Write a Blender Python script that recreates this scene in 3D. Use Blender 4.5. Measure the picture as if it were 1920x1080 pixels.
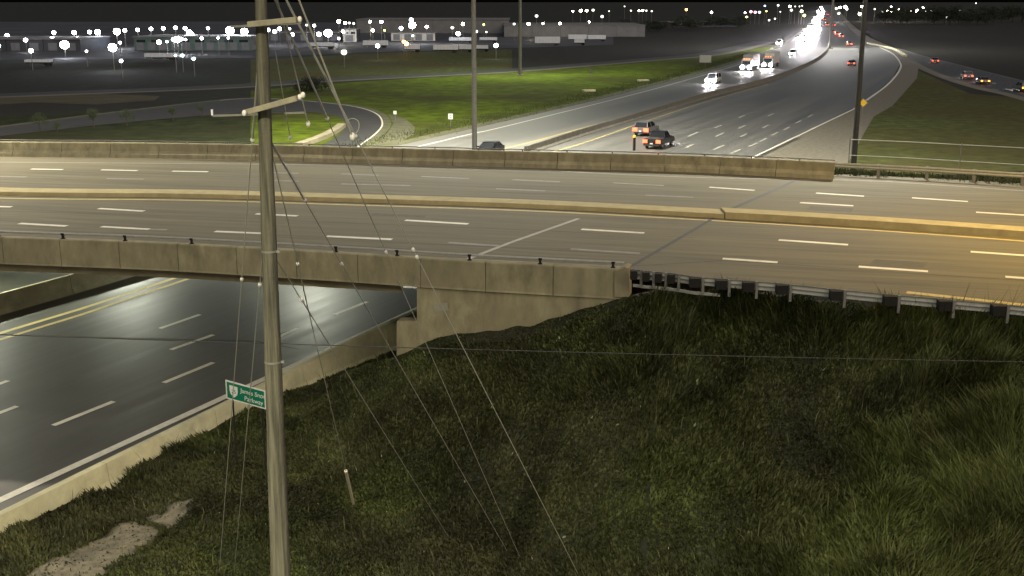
import bpy, bmesh, math, random
import numpy as np
from mathutils import Vector, Matrix
random.seed(7); rng = np.random.default_rng(7)
S = bpy.context.scene; COL = S.collection
for o in list(bpy.data.objects): bpy.data.objects.remove(o)

# ------------------------------------------------------------------ camera
F = 2150.0; CZ = 17.0
TH = math.atan(540.0 / F); CT, ST = math.cos(TH), math.sin(TH)
cd = bpy.data.cameras.new('camera'); cam = bpy.data.objects.new('camera', cd); COL.objects.link(cam)
cam.location = (0, 0, CZ); cam.rotation_euler = (math.pi / 2 - TH, 0, 0)
cd.sensor_width = 36; cd.lens = F / 1920 * 36; cd.clip_start = .1; cd.clip_end = 12000
S.camera = cam
S.render.resolution_x, S.render.resolution_y = 1024, 576
# ------------------------------------------------------------------ world, moon, exposure
W = bpy.data.worlds.new('World'); S.world = W; W.use_nodes = True
wn = W.node_tree.nodes; bg = wn['Background']
sky = wn.new('ShaderNodeTexSky'); sky.sky_type = 'NISHITA'; sky.sun_disc = False
sky.sun_elevation = math.radians(35); sky.sun_rotation = math.radians(150)
sky.air_density = 1.0; sky.dust_density = 9.0
W.node_tree.links.new(sky.outputs[0], bg.inputs[0]); bg.inputs[1].default_value = .055
sd = bpy.data.lights.new('moon', 'SUN'); sd.energy = .004; sd.angle = math.radians(.5); sd.color = (.9, .93, 1)
so = bpy.data.objects.new('moon', sd); COL.objects.link(so); so.rotation_euler = (math.radians(55), 0, math.radians(30))
S.view_settings.view_transform = 'Standard'; S.view_settings.look = 'None'
S.view_settings.exposure = 0; S.view_settings.gamma = 1; S.view_settings.use_curve_mapping = False

# ------------------------------------------------------------------ pixel -> place
def G(px, py, z=0.0):
    d = (px - 960) / F; v = (py - 540) / F
    down = ST + v * CT; fw = CT - v * ST
    t = (CZ - z) / max(down, .004)
    return Vector((d * t, fw * t, z))
def AY(px, py, Y):
    d = (px - 960) / F; v = (py - 540) / F
    down = ST + v * CT; fw = CT - v * ST
    t = Y / fw
    return Vector((d * t, Y, CZ - down * t))
def GL(pts, z=0.0): return [G(p[0], p[1], z) for p in pts]
def resample(pts, step):
    out = [pts[0].copy()]
    for a, b in zip(pts[:-1], pts[1:]):
        n = max(1, int(math.ceil((b - a).length / step)))
        for i in range(1, n + 1): out.append(a.lerp(b, i / n))
    return out
def smooth(pts, n=8):                      # Catmull-Rom through the points
    P = [pts[0] * 2 - pts[1]] + list(pts) + [pts[-1] * 2 - pts[-2]]
    out = []
    for i in range(1, len(P) - 2):
        p0, p1, p2, p3 = P[i - 1], P[i], P[i + 1], P[i + 2]
        for k in range(n):
            t = k / n
            out.append(.5 * ((2 * p1) + (p2 - p0) * t + (2 * p0 - 5 * p1 + 4 * p2 - p3) * t * t + (3 * p1 - p0 - 3 * p2 + p3) * t ** 3))
    out.append(pts[-1].copy()); return out
def normals2(pts):
    out = []
    for i in range(len(pts)):
        a = pts[max(0, i - 1)]; b = pts[min(len(pts) - 1, i + 1)]
        t = (b - a); t.z = 0; t.normalize(); out.append(Vector((-t.y, t.x, 0)))
    return out
def offset(pts, d, dz=0):
    return [p + n * d + Vector((0, 0, dz)) for p, n in zip(pts, normals2(pts))]

# ------------------------------------------------------------------ materials
def mat(name, base, rough=.8, emit=None, strength=0, metal=0, noise=None, scale=8, bump=0, bscale=None, stretch=None, rvar=0, spec=.5, big=None, coord='Object'):
    m = bpy.data.materials.new(name); m.use_nodes = True
    nt = m.node_tree; N = nt.nodes; L = nt.links; b = N['Principled BSDF']
    b.inputs['Base Color'].default_value = (*base, 1); b.inputs['Roughness'].default_value = rough
    b.inputs['Metallic'].default_value = metal; b.inputs['Specular IOR Level'].default_value = spec
    if emit: b.inputs['Emission Color'].default_value = (*emit, 1); b.inputs['Emission Strength'].default_value = strength
    if noise or bump:
        tc = N.new('ShaderNodeTexCoord'); mp = N.new('ShaderNodeMapping'); L.new(tc.outputs[coord], mp.inputs[0])
        if stretch:                          # (angle, along, across): grain drawn out along a direction
            mp.vector_type = 'TEXTURE'
            mp.inputs['Rotation'].default_value = (0, 0, stretch[0]); mp.inputs['Scale'].default_value = (stretch[1], stretch[2], 1)
        nz = N.new('ShaderNodeTexNoise'); nz.inputs['Scale'].default_value = scale; nz.inputs['Detail'].default_value = 8; nz.inputs['Roughness'].default_value = .65
        L.new(mp.outputs[0], nz.inputs[0])
        if noise:
            cr = N.new('ShaderNodeValToRGB'); cr.color_ramp.elements[0].position = .32; cr.color_ramp.elements[1].position = .7
            cr.color_ramp.elements[0].color = (*noise, 1); cr.color_ramp.elements[1].color = (*base, 1)
            L.new(nz.outputs[0], cr.inputs[0]); src = cr.outputs[0]
            if big:
                n2 = N.new('ShaderNodeTexNoise'); n2.inputs['Scale'].default_value = big[0]; n2.inputs['Detail'].default_value = 5
                L.new(tc.outputs[coord], n2.inputs[0])
                c2 = N.new('ShaderNodeValToRGB'); c2.color_ramp.elements[0].position = .38; c2.color_ramp.elements[1].position = .66
                c2.color_ramp.elements[0].color = (0, 0, 0, 1); c2.color_ramp.elements[1].color = (1, 1, 1, 1); L.new(n2.outputs[0], c2.inputs[0])
                mx = N.new('ShaderNodeMix'); mx.data_type = 'RGBA'; L.new(c2.outputs[0], mx.inputs[0]); L.new(src, mx.inputs[6]); mx.inputs[7].default_value = (*big[1], 1)
                # keep grain inside the second colour too
                mm = N.new('ShaderNodeMix'); mm.data_type = 'RGBA'; mm.blend_type = 'MULTIPLY'; mm.inputs[0].default_value = .5
                L.new(mx.outputs[2], mm.inputs[6]); g = N.new('ShaderNodeMath'); g.operation = 'MULTIPLY_ADD'; g.inputs[1].default_value = 1.6; g.inputs[2].default_value = .2
                L.new(nz.outputs[0], g.inputs[0]); L.new(g.outputs[0], mm.inputs[7]); src = mm.outputs[2]
            L.new(src, b.inputs['Base Color'])
        if rvar:
            r = N.new('ShaderNodeMath'); r.operation = 'MULTIPLY_ADD'; r.use_clamp = True
            L.new(nz.outputs[0], r.inputs[0]); r.inputs[1].default_value = rvar * 2; r.inputs[2].default_value = rough - rvar
            L.new(r.outputs[0], b.inputs['Roughness'])
        if bump:
            nb = N.new('ShaderNodeTexNoise'); nb.inputs['Scale'].default_value = bscale or scale * 4; nb.inputs['Detail'].default_value = 4
            L.new(tc.outputs[coord], nb.inputs[0])
            bp = N.new('ShaderNodeBump'); bp.inputs['Strength'].default_value = bump; bp.inputs['Distance'].default_value = .02
            L.new(nb.outputs[0], bp.inputs['Height']); L.new(bp.outputs[0], b.inputs['Normal'])
    return m
HW = math.atan2(57, 27.7)                    # direction of the lower highway
JS = math.atan2(-5.7, 25.5)                  # direction of the road on the bridge
M = {}
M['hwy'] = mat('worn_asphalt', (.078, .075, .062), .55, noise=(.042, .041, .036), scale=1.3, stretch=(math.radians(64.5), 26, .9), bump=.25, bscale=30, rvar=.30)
M['hwy_far'] = mat('glare_lit_asphalt', (.17, .17, .155), .5, noise=(.085, .085, .08), scale=.5, stretch=(math.radians(66), 40, 1.2), bump=.2, bscale=12, rvar=.2)  # far highway colour lightened to stand in for reflected headlight glare
M['deck'] = mat('bridge_asphalt', (.165, .150, .100), .8, noise=(.098, .089, .060), scale=1.6, stretch=(JS, 14, .7), bump=.3, bscale=25, rvar=.1, big=(.12, (.142, .129, .084)), spec=.3)
M['ramp'] = mat('ramp_asphalt', (.05, .05, .048), .8, noise=(.033, .033, .033), scale=.6, bump=.2, bscale=12)
M['shoulder'] = mat('gravel', (.20, .185, .145), .95, noise=(.11, .10, .075), scale=1.8, bump=.6, bscale=14)
M['gravel_dark'] = mat('weedy_gravel', (.15, .14, .09), .95, noise=(.06, .07, .03), scale=.7, bump=.6, bscale=14)
M['conc'] = mat('aged_concrete', (.36, .33, .24), .9, noise=(.22, .20, .13), scale=.9, bump=.35, bscale=9, big=(.35, (.27, .24, .15)))
M['conc_stain'] = mat('stained_concrete', (.34, .315, .20), .9, noise=(.21, .195, .12), scale=1.2, stretch=(0, .6, 2.2), bump=.3, bscale=9, big=(.5, (.25, .23, .145)))
M['conc_pale'] = mat('pale_concrete', (.66, .64, .42), .9, noise=(.52, .50, .33), scale=1.1, bump=.3, bscale=9, big=(.6, (.56, .53, .35)))
M['yellow_conc'] = mat('yellow_median_concrete', (.46, .40, .20), .85, noise=(.33, .28, .14), scale=1.4, bump=.3, bscale=9)
M['white_paint'] = mat('white_road_paint', (.80, .78, .66), .6, noise=(.6, .58, .5), scale=3)
M['faint_paint'] = mat('worn_road_paint', (.26, .25, .22), .7, noise=(.16, .155, .14), scale=3)
M['faint_far'] = mat('dusty_road_paint', (.42, .41, .36), .7, noise=(.3, .29, .26), scale=3)
M['yellow_paint'] = mat('yellow_road_paint', (.60, .48, .16), .7, noise=(.42, .34, .13), scale=3)
M['patch_asphalt'] = mat('asphalt_repair', (.105, .095, .064), .8, noise=(.07, .064, .043), scale=3)
M['tar'] = mat('black_tar', (.015, .015, .014), .7, noise=(.03, .03, .026), scale=2)
M['galv'] = mat('galvanised_steel', (.42, .43, .40), .5, metal=.1, noise=(.32, .33, .30), scale=5)
M['galv_dull'] = mat('dull_steel', (.22, .22, .20), .65, metal=.3, noise=(.15, .15, .14), scale=4)
M['post'] = mat('dark_timber_block', (.010, .009, .008), .9, noise=(.006, .006, .005), scale=5)
M['wood'] = mat('weathered_pole_wood', (.15, .145, .105), .9, noise=(.03, .03, .022), scale=2.2, stretch=None, bump=.5, bscale=20)
mp = [n for n in M['conc_stain'].node_tree.nodes if n.type == 'MAPPING'][0]; mp.inputs['Rotation'].default_value = (0, 0, 0); mp.inputs['Scale'].default_value = (.7, .7, 1.5)
M['dark_mast'] = mat('dark_painted_mast', (.05, .05, .045), .6, noise=(.03, .03, .028), scale=3)
M['conc_far'] = mat('weathered_far_concrete', (.17, .165, .14), .9, noise=(.11, .105, .09), scale=1.5)
nt = M['wood'].node_tree; mp = [n for n in nt.nodes if n.type == 'MAPPING'][0]; mp.inputs['Scale'].default_value = (9, 9, .35)
M['arm'] = mat('grey_crossarm_wood', (.30, .28, .20), .85, noise=(.2, .19, .14), scale=6)
M['cable'] = mat('grey_stranded_cable', (.40, .40, .35), .6, noise=(.32, .32, .28), scale=20)
M['darkcable'] = mat('dark_cable', (.05, .05, .05), .7, noise=(.03, .03, .03), scale=20)
M['ceramic'] = mat('white_insulator', (.80, .80, .76), .3, noise=(.7, .7, .66), scale=20)
M['sign_green'] = mat('green_sign_sheet', (.0, .19, .105), .5, noise=(.0, .16, .09), scale=6)
M['sign_white'] = mat('white_sign_sheet', (.8, .8, .78), .5, noise=(.7, .7, .68), scale=6)
M['sign_yellow'] = mat('yellow_sign_sheet', (.8, .55, .03), .5, noise=(.7, .46, .03), scale=6)
M['black'] = mat('black_print', (.02, .02, .02), .6, noise=(.03, .03, .03), scale=6)
M['guard'] = mat('guy_guard_plastic', (.88, .84, .62), .5, noise=(.8, .75, .55), scale=6)
M['rubber'] = mat('rubber', (.02, .02, .02), .8, noise=(.03, .03, .03), scale=10)
M['rim'] = mat('alloy_rim', (.4, .4, .4), .35, metal=.8, noise=(.3, .3, .3), scale=10)
M['glass'] = mat('dark_car_glass', (.02, .022, .025), .12, noise=(.015, .017, .02), scale=3)
M['tail'] = mat('lit_tail_lamp', (.4, .01, .01), .4, emit=(1, .06, .04), strength=4)
M['brake'] = mat('lit_brake_lamp', (.5, .03, .01), .4, emit=(1, .075, .03), strength=8)
M['amber'] = mat('lit_amber_lamp', (.5, .2, .01), .4, emit=(1, .26, .015), strength=9)
M['head'] = mat('lit_headlamp', (.8, .8, .8), .3, emit=(1, .93, .95), strength=420)
M['head_far'] = mat('lit_far_headlamp', (.8, .8, .8), .3, emit=(1, .93, 1.0), strength=1300)
def lamp_mat(n, c, s): M[n] = mat(n, (.8, .8, .8), .4, emit=c, strength=s)
lamp_mat('lamp_white', (.93, .94, 1.0), 30); lamp_mat('lamp_big', (.86, .90, 1.0), 80); lamp_mat('lamp_warm', (1, .88, .62), 60)
lamp_mat('lamp_yellow', (.75, .85, .12), 14); lamp_mat('lamp_orange', (1, .38, .05), 30); lamp_mat('lamp_dim', (.75, .8, .68), 3.2)
lamp_mat('lamp_blue', (.35, .45, 1), 10); lamp_mat('lamp_pink', (1, .4, .5), 6); lamp_mat('lamp_green', (.55, 1, .8), 22)
M['wall_grey'] = mat('grey_cladding', (.17, .18, .19), .7, noise=(.12, .13, .14), scale=.3)
M['wall_dark'] = mat('dark_cladding', (.05, .055, .07), .7, noise=(.03, .035, .045), scale=.3)
M['wall_teal_lit'] = mat('teal_lit_cladding', (.09, .15, .14), .7, noise=(.05, .09, .085), scale=.3)  # teal lamplight put into the wall colour
M['wall_pale'] = mat('pale_cladding', (.55, .55, .52), .7, noise=(.45, .45, .42), scale=.3)
M['roof'] = mat('flat_roof', (.2, .2, .2), .9, noise=(.14, .14, .14), scale=.3)
M['door'] = mat('loading_door', (.16, .17, .19), .6, noise=(.11, .12, .14), scale=1)
M['trailer'] = mat('white_trailer_skin', (.68, .73, .78), .5, noise=(.55, .6, .66), scale=.8)
M['yard'] = mat('yard_asphalt', (.05, .05, .05), .7, noise=(.03, .03, .032), scale=.15, big=(.02, (.08, .08, .08)))
M['bark'] = mat('bark', (.06, .05, .035), .9, noise=(.035, .03, .02), scale=5)
M['leaf'] = mat('leaf', (.055, .075, .03), .8, noise=(.03, .045, .018), scale=1.5)
M['leaf_dark'] = mat('dark_leaf', (.03, .038, .022), .85, noise=(.018, .022, .014), scale=1.5)
M['field'] = mat('field_grass', (.11, .13, .045), .95, noise=(.045, .058, .02), scale=.55, bump=.9, bscale=1.6, big=(.03, (.075, .065, .025)), spec=.12)
M['field_dark'] = mat('dry_field', (.032, .031, .020), .95, noise=(.012, .013, .008), scale=.35, bump=.9, bscale=1.2, big=(.02, (.02, .02, .012)), spec=.3)
M['bright_grass'] = mat('mown_grass', (.13, .18, .012), .95, noise=(.05, .075, .008), scale=.35, bump=.8, bscale=2, big=(.045, (.055, .06, .014)), spec=.12)
def colored(name, c, rough=.35): return mat(name, c, rough, noise=tuple(x * .85 for x in c), scale=2)
# blades and soil read a colour attribute (one tint per plant)
def attr_mat(name, grain, trans=False):
    m = bpy.data.materials.new(name); m.use_nodes = True; nt = m.node_tree; N = nt.nodes; L = nt.links; b = N['Principled BSDF']
    a = N.new('ShaderNodeAttribute'); a.attribute_name = 'tint'
    tc = N.new('ShaderNodeTexCoord'); nz = N.new('ShaderNodeTexNoise'); nz.inputs['Scale'].default_value = grain; nz.inputs['Detail'].default_value = 6
    L.new(tc.outputs['Object'], nz.inputs[0])
    g = N.new('ShaderNodeMath'); g.operation = 'MULTIPLY_ADD'; g.inputs[1].default_value = 2.0; g.inputs[2].default_value = 0.0; L.new(nz.outputs[0], g.inputs[0])
    mx = N.new('ShaderNodeMix'); mx.data_type = 'RGBA'; mx.blend_type = 'MULTIPLY'; mx.inputs[0].default_value = .8
    L.new(a.outputs['Color'], mx.inputs[6]); L.new(g.outputs[0], mx.inputs[7]); L.new(mx.outputs[2], b.inputs['Base Color'])
    b.inputs['Roughness'].default_value = .8 if not trans else .65; b.inputs['Specular IOR Level'].default_value = .25
    return m
M['blade'] = attr_mat('grass_blades', .5, True); M['soil'] = attr_mat('bank_soil', 3.0)

# ------------------------------------------------------------------ mesh helpers
class MB:
    def __init__(s): s.v = []; s.f = []
    def add(s, v, f):
        n = len(s.v); s.v += [tuple(p) for p in v]; s.f += [tuple(i + n for i in q) for q in f]; return s
    def box(s, c, d, rz=0):
        x, y, z = d[0] / 2, d[1] / 2, d[2] / 2; R = Matrix.Rotation(rz, 3, 'Z'); c = Vector(c)
        v = [c + R @ Vector((a, b, e)) for a in (-x, x) for b in (-y, y) for e in (-z, z)]
        return s.add(v, [(0, 1, 3, 2), (4, 6, 7, 5), (0, 4, 5, 1), (2, 3, 7, 6), (0, 2, 6, 4), (1, 5, 7, 3)])
    def tube(s, a, b, r0, r1=None, n=8, caps=True):
        a = Vector(a); b = Vector(b); r1 = r0 if r1 is None else r1
        t = (b - a).normalized(); u = t.cross(Vector((0, 0, 1)) if abs(t.z) < .95 else Vector((1, 0, 0))).normalized(); w = t.cross(u)
        v = []
        for p, r in ((a, r0), (b, r1)):
            for k in range(n):
                q = 2 * math.pi * k / n; v.append(p + (u * math.cos(q) + w * math.sin(q)) * r)
        f = [(k, (k + 1) % n, n + (k + 1) % n, n + k) for k in range(n)]
        if caps: f += [tuple(range(n))[::-1], tuple(range(n, 2 * n))]
        return s.add(v, f)
    def path(s, pts, r, n=6):
        for a, b in zip(pts[:-1], pts[1:]): s.tube(a, b, r, r, n, True)
        return s
    def prism(s, poly, vec):                # polygon extruded along vec
        n = len(poly); vec = Vector(vec); v = [Vector(p) for p in poly] + [Vector(p) + vec for p in poly]
        return s.add(v, [tuple(range(n)), tuple(range(n, 2 * n))[::-1]] + [(k, n + k, n + (k + 1) % n, (k + 1) % n) for k in range(n)])
    def loft(s, rings, closed=True, caps=True):   # rings of equal length
        n = len(rings[0]); v = [p for r in rings for p in r]; f = []
        for i in range(len(rings) - 1):
            for k in range(n if closed else n - 1):
                f.append((i * n + k, i * n + (k + 1) % n, (i + 1) * n + (k + 1) % n, (i + 1) * n + k))
        if caps and closed: f += [tuple(range(n))[::-1], tuple((len(rings) - 1) * n + k for k in range(n))]
        return s.add(v, f)
    def ball(s, c, r, seg=8, rings=5, sz=1.0):
        c = Vector(c); v = [c + Vector((0, 0, r * sz))]; f = []
        for i in range(1, rings):
            a = math.pi * i / rings
            for k in range(seg):
                b = 2 * math.pi * k / seg; v.append(c + Vector((r * math.sin(a) * math.cos(b), r * math.sin(a) * math.sin(b), r * sz * math.cos(a))))
        v.append(c - Vector((0, 0, r * sz)))
        for k in range(seg): f.append((0, 1 + k, 1 + (k + 1) % seg)); f.append((len(v) - 1, len(v) - 1 - seg + (k + 1) % seg, len(v) - 1 - seg + k))
        for i in range(rings - 2):
            for k in range(seg): f.append((1 + i * seg + k, 1 + (i + 1) * seg + k, 1 + (i + 1) * seg + (k + 1) % seg, 1 + i * seg + (k + 1) % seg))
        return s.add(v, f)
    def mesh(s, name, m):
        me = bpy.data.meshes.new(name); me.from_pydata(s.v, [], s.f); me.update()
        bm = bmesh.new(); bm.from_mesh(me); bmesh.ops.recalc_face_normals(bm, faces=bm.faces[:]); bm.to_mesh(me); bm.free()
        me.materials.append(m); return me
    def build(s, name, m, parent=None, bevel=0, **kw):
        o = bpy.data.objects.new(name, s.mesh(name, m)); COL.objects.link(o)
        if parent: o.parent = parent
        if bevel:
            b = o.modifiers.new('bevel', 'BEVEL'); b.width = bevel; b.segments = 2; b.limit_method = 'ANGLE'
        for k, v in kw.items(): o[k] = v
        return o
def empty(name, loc=(0, 0, 0), rz=0, label=None, category=None, group=None, kind=None):
    o = bpy.data.objects.new(name, None); COL.objects.link(o); o.location = loc; o.rotation_euler = (0, 0, rz); o.empty_display_size = .3
    if label: o['label'] = label
    if category: o['category'] = category
    if group: o['group'] = group
    if kind: o['kind'] = kind
    return o
def link(name, me, parent=None, loc=None, rot=None, scale=None, **kw):
    o = bpy.data.objects.new(name, me); COL.objects.link(o)
    if parent: o.parent = parent
    if loc is not None: o.location = loc
    if rot is not None: o.rotation_euler = rot
    if scale is not None: o.scale = scale
    for k, v in kw.items(): o[k] = v
    return o
def sheet(name, A, B, m, parent=None, **kw):           # strip between two polylines
    n = min(len(A), len(B)); me = bpy.data.meshes.new(name)
    v = [tuple(p) for p in A[:n]] + [tuple(p) for p in B[:n]]
    f = [(i, i + 1, n + i + 1, n + i) for i in range(n - 1)]
    me.from_pydata(v, [], f); me.update()
    if me.polygons and me.polygons[0].normal.z < 0: me.flip_normals()
    me.materials.append(m)
    return link(name, me, parent, **kw)
def ribbon(name, pts, w, m, parent=None, dz=0, **kw):
    return sheet(name, offset(pts, w / 2, dz), offset(pts, -w / 2, dz), m, parent, **kw)
def even(pts, n):                                       # n points evenly along a polyline
    d = [0]
    for a, b in zip(pts[:-1], pts[1:]): d.append(d[-1] + (b - a).length)
    out = []
    for i in range(n):
        t = d[-1] * i / (n - 1); k = 0
        while k < len(d) - 2 and d[k + 1] < t: k += 1
        out.append(pts[k].lerp(pts[k + 1], (t - d[k]) / max(1e-9, d[k + 1] - d[k])))
    return out
def at_len(pts, t):
    for a, b in zip(pts[:-1], pts[1:]):
        l = (b - a).length
        if t <= l: return a.lerp(b, t / l), (b - a).normalized()
        t -= l
    return pts[-1].copy(), (pts[-1] - pts[-2]).normalized()
def plen(pts): return sum((b - a).length for a, b in zip(pts[:-1], pts[1:]))
def lamp_light(name, loc, power, color, kind='AREA', size=.8, tilt=(0, 0, 0), parent=None, spot=160):
    d = bpy.data.lights.new(name, kind); d.energy = power; d.color = color
    if kind == 'AREA': d.shape = 'DISK'; d.size = size
    if kind == 'SPOT': d.spot_size = math.radians(spot); d.spot_blend = .9; d.shadow_soft_size = size
    if kind == 'POINT': d.shadow_soft_size = size
    o = bpy.data.objects.new(name, d); COL.objects.link(o); o.location = loc; o.rotation_euler = tilt
    if parent: o.parent = parent
    return o

# ------------------------------------------------------------------ key lines (read off the photograph, laid on their planes)
ZD = 6.5                                                                  # deck level
near_top = smooth(GL([(-500, 424), (-220, 434), (0, 445), (300, 456), (640, 475), (880, 490), (1168, 505)], 7.15), 6)
far_top = smooth(GL([(-500, 260), (-200, 262), (0, 266), (250, 268), (500, 272), (640, 276), (1000, 285), (1280, 292), (1440, 299), (1565, 305)], 7.5), 6)
near_base = [Vector((p.x, p.y, ZD)) for p in near_top]
far_base = [Vector((p.x, p.y, ZD)) for p in far_top]
median_n = smooth(GL([(-500, 352), (0, 367), (350, 371), (640, 379), (1000, 391), (1360, 410), (1640, 427), (1920, 447), (2400, 485)], ZD), 6)
road_near = near_base[:-1] + smooth(GL([(1168, 521), (1420, 541), (1700, 571), (1920, 594), (2400, 650)], ZD), 6)
road_far = far_base[:-1] + smooth(GL([(1565, 326), (1740, 334), (1920, 344), (2400, 372)], ZD), 6)
edge_hwy = GL([(-420, 1131), (0, 938), (388, 760), (775, 582), (1410, 296), (1600, 205)]) + []
hwy_right_far = smooth(GL([(1410, 296), (1600, 205), (1655, 165), (1684, 135), (1690, 118), (1677, 101), (1650, 88), (1615, 73), (1588, 50), (1572, 28), (1566, 14), (1563, 9)]), 8)
barrier_far = smooth(GL([(985, 290), (1100, 252), (1210, 219), (1320, 185), (1440, 153), (1510, 126), (1545, 104), (1554, 86), (1553, 66), (1550, 44), (1548, 26), (1549, 14), (1550, 9)]), 8)
hwy_left_far = smooth(GL([(700, 284), (760, 268), (860, 248), (960, 226), (1200, 168), (1330, 133), (1420, 105), (1475, 82), (1508, 58), (1525, 38), (1534, 22), (1539, 12), (1541, 8.5)]), 8)
med_near = GL([(-420, 735), (0, 600), (170, 548), (300, 508)])

# ------------------------------------------------------------------ ground
def pl_dist(P, pts, zz=None):                           # distance of points to a polyline, and the z there
    best = np.full(len(P), 1e9); zb = np.zeros(len(P)); side = np.zeros(len(P))
    for a, b in zip(pts[:-1], pts[1:]):
        A = np.array(a[:2]); Bv = np.array(b[:2]); ab = Bv - A
        t = np.clip(((P - A) @ ab) / (ab @ ab), 0, 1); q = A + t[:, None] * ab
        d = np.hypot(*(P - q).T); m = d < best
        best[m] = d[m]; zb[m] = (a[2] + (b[2] - a[2]) * t)[m]
        cr = (ab[0] * (P[:, 1] - A[1]) - ab[1] * (P[:, 0] - A[0])); side[m] = cr[m]
    return best, zb, side
def vnoise(P, s, seed=0):
    r = np.random.default_rng(seed); T = r.random((64, 64)); Q = P / s + 1000
    i = np.floor(Q).astype(int); f = Q - i; f = f * f * (3 - 2 * f)
    a = T[i[:, 0] % 64, i[:, 1] % 64]; b = T[(i[:, 0] + 1) % 64, i[:, 1] % 64]; c = T[i[:, 0] % 64, (i[:, 1] + 1) % 64]; d = T[(i[:, 0] + 1) % 64, (i[:, 1] + 1) % 64]
    return (a * (1 - f[:, 0]) + b * f[:, 0]) * (1 - f[:, 1]) + (c * (1 - f[:, 0]) + d * f[:, 0]) * f[:, 1]
def fbm(P, s, seed=0): return (vnoise(P, s, seed) + .5 * vnoise(P, s / 2.1, seed + 1) + .25 * vnoise(P, s / 4.3, seed + 2)) / 1.75

# wing wall foot seen in the photograph, in the wall's own plane
wall_dir = (near_top[-1] - near_top[-10]); wall_dir.z = 0; wall_dir.normalize()
wall_o = near_top[-1].copy(); wall_n = Vector((-wall_dir.y, wall_dir.x, 0))
def WP(px, py):                                         # pixel -> point in the wall's plane
    d = Vector(((px - 960) / F, CT - (py - 540) / F * ST, -(ST + (py - 540) / F * CT)))
    t = (wall_o - Vector((0, 0, CZ))).dot(wall_n) / d.dot(wall_n)
    return Vector((0, 0, CZ)) + d * t
bar_pts = GL([(-420, 1172), (0, 962), (200, 864), (430, 752), (520, 706)], 1.0) + GL([(742, 657), (800, 630)], 0)
bar_pts = [Vector((p.x, p.y, 0)) for p in bar_pts]
crest = [bar_pts[-1] + Vector((2, -3, -.6)), WP(735, 668) + Vector((-2.0, 3.0, -1.4)), WP(745, 664), WP(800, 634), WP(850, 629), WP(1000, 607), WP(1100, 577), WP(1168, 556)] + \
        GL([(1240, 541), (1420, 552), (1700, 581), (1920, 604), (2400, 664), (3200, 762)], 6.42)
ditch = GL([(200, 905), (260, 945), (340, 1000), (470, 1090), (560, 1200)], .2)
def near_z(P):
    d, zc, _ = pl_dist(P, crest)
    bd, _, _ = pl_dist(P, bar_pts)
    base = .35 + .35 * np.clip((bd - 1) / 6, 0, 1)
    z = zc - .46 * d
    k = .9; h = np.clip(.5 + .5 * (z - base) / k, 0, 1); z = base * (1 - h) + z * h + k * h * (1 - h) * .5
    rt = np.clip((P[:, 0] + 11.5) / 3, 0, 1); z = np.minimum(z, (.25 + bd * .62) * (1 - rt) + (-.02 + bd * .47) * rt)                    # falls to the back of the barrier
    dd, _, _ = pl_dist(P, ditch); z -= .38 * np.exp(-(dd / .8) ** 2)
    return z + (fbm(P, 2.6, 5) - .5) * .35 + (fbm(P, .8, 9) - .5) * .12
dirt_polys = [[(20, 1100), (60, 1062), (120, 1038), (200, 996), (258, 962), (300, 984), (292, 1006), (235, 1050), (180, 1095)],
              [(270, 955), (318, 934), (350, 938), (358, 955), (318, 974), (285, 968)]]
dirt_w = [[tuple(G(a, b, .55)[:2]) for a, b in p] for p in dirt_polys]
def in_poly(P, poly):
    r = np.zeros(len(P), bool); n = len(poly)
    for i in range(n):
        x1, y1 = poly[i]; x2, y2 = poly[(i + 1) % n]
        c = ((y1 > P[:, 1]) != (y2 > P[:, 1])) & (P[:, 0] < (x2 - x1) * (P[:, 1] - y1) / (y2 - y1 + 1e-12) + x1); r ^= c
    return r
def dirt_mask(P):
    Q = P + np.stack([fbm(P, .45, 21) - .5, fbm(P, .45, 31) - .5], 1) * .7
    return in_poly(Q, dirt_w[0]) | in_poly(Q, dirt_w[1])
def bar_side(P): return pl_dist(P, bar_pts)[2]
# near bank grid: rows run from in front of the camera up to the crest line
xs = np.arange(-34, 60, .3); ys = np.arange(8, 60, .3); nx, ny = len(xs), len(ys)
XX, YY = np.meshgrid(xs, ys); P = np.stack([XX.ravel(), YY.ravel()], 1)
zz = near_z(P)
dC, _, sC = pl_dist(P, crest); bd, _, sB = pl_dist(P, bar_pts)
okv = (sB < 0) | (bd < .25)                                # right of the barrier
okv &= (sC < 0) | (dC < .45)                               # on the camera's side of the crest
idx = -np.ones(len(P), int); vmap = []; faces = []
okg = okv.reshape(ny, nx)
okc = okg[:-1, :-1] & okg[1:, :-1] & okg[:-1, 1:] & okg[1:, 1:]
jj, ii = np.nonzero(okc); a = jj * nx + ii
F4 = np.stack([a, a + 1, a + nx + 1, a + nx], 1)
used = np.unique(F4); idx[used] = np.arange(len(used)); F4 = idx[F4]
V = np.column_stack([P[used], zz[used]])
me = bpy.data.meshes.new('grass_bank'); me.from_pydata(V.tolist(), [], F4.tolist()); me.update(); me.materials.append(M['soil'])
ca = me.color_attributes.new('tint', 'FLOAT_COLOR', 'POINT')
n1 = fbm(V[:, :2], 3, 41)[:, None]; c = np.array([.024, .028, .017]) * (1 - n1) + np.array([.038, .040, .025]) * n1
dm = dirt_mask(V[:, :2]); c[dm] = np.array([.19, .17, .12]) * (.65 + .6 * fbm(V[dm, :2], .6, 3)[:, None])
ca.data.foreach_set('color', np.column_stack([c, np.ones(len(c))]).astype('f').ravel())
me.polygons.foreach_set('use_smooth', [True] * len(me.polygons))
link('grass_bank', me, kind='structure')

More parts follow.
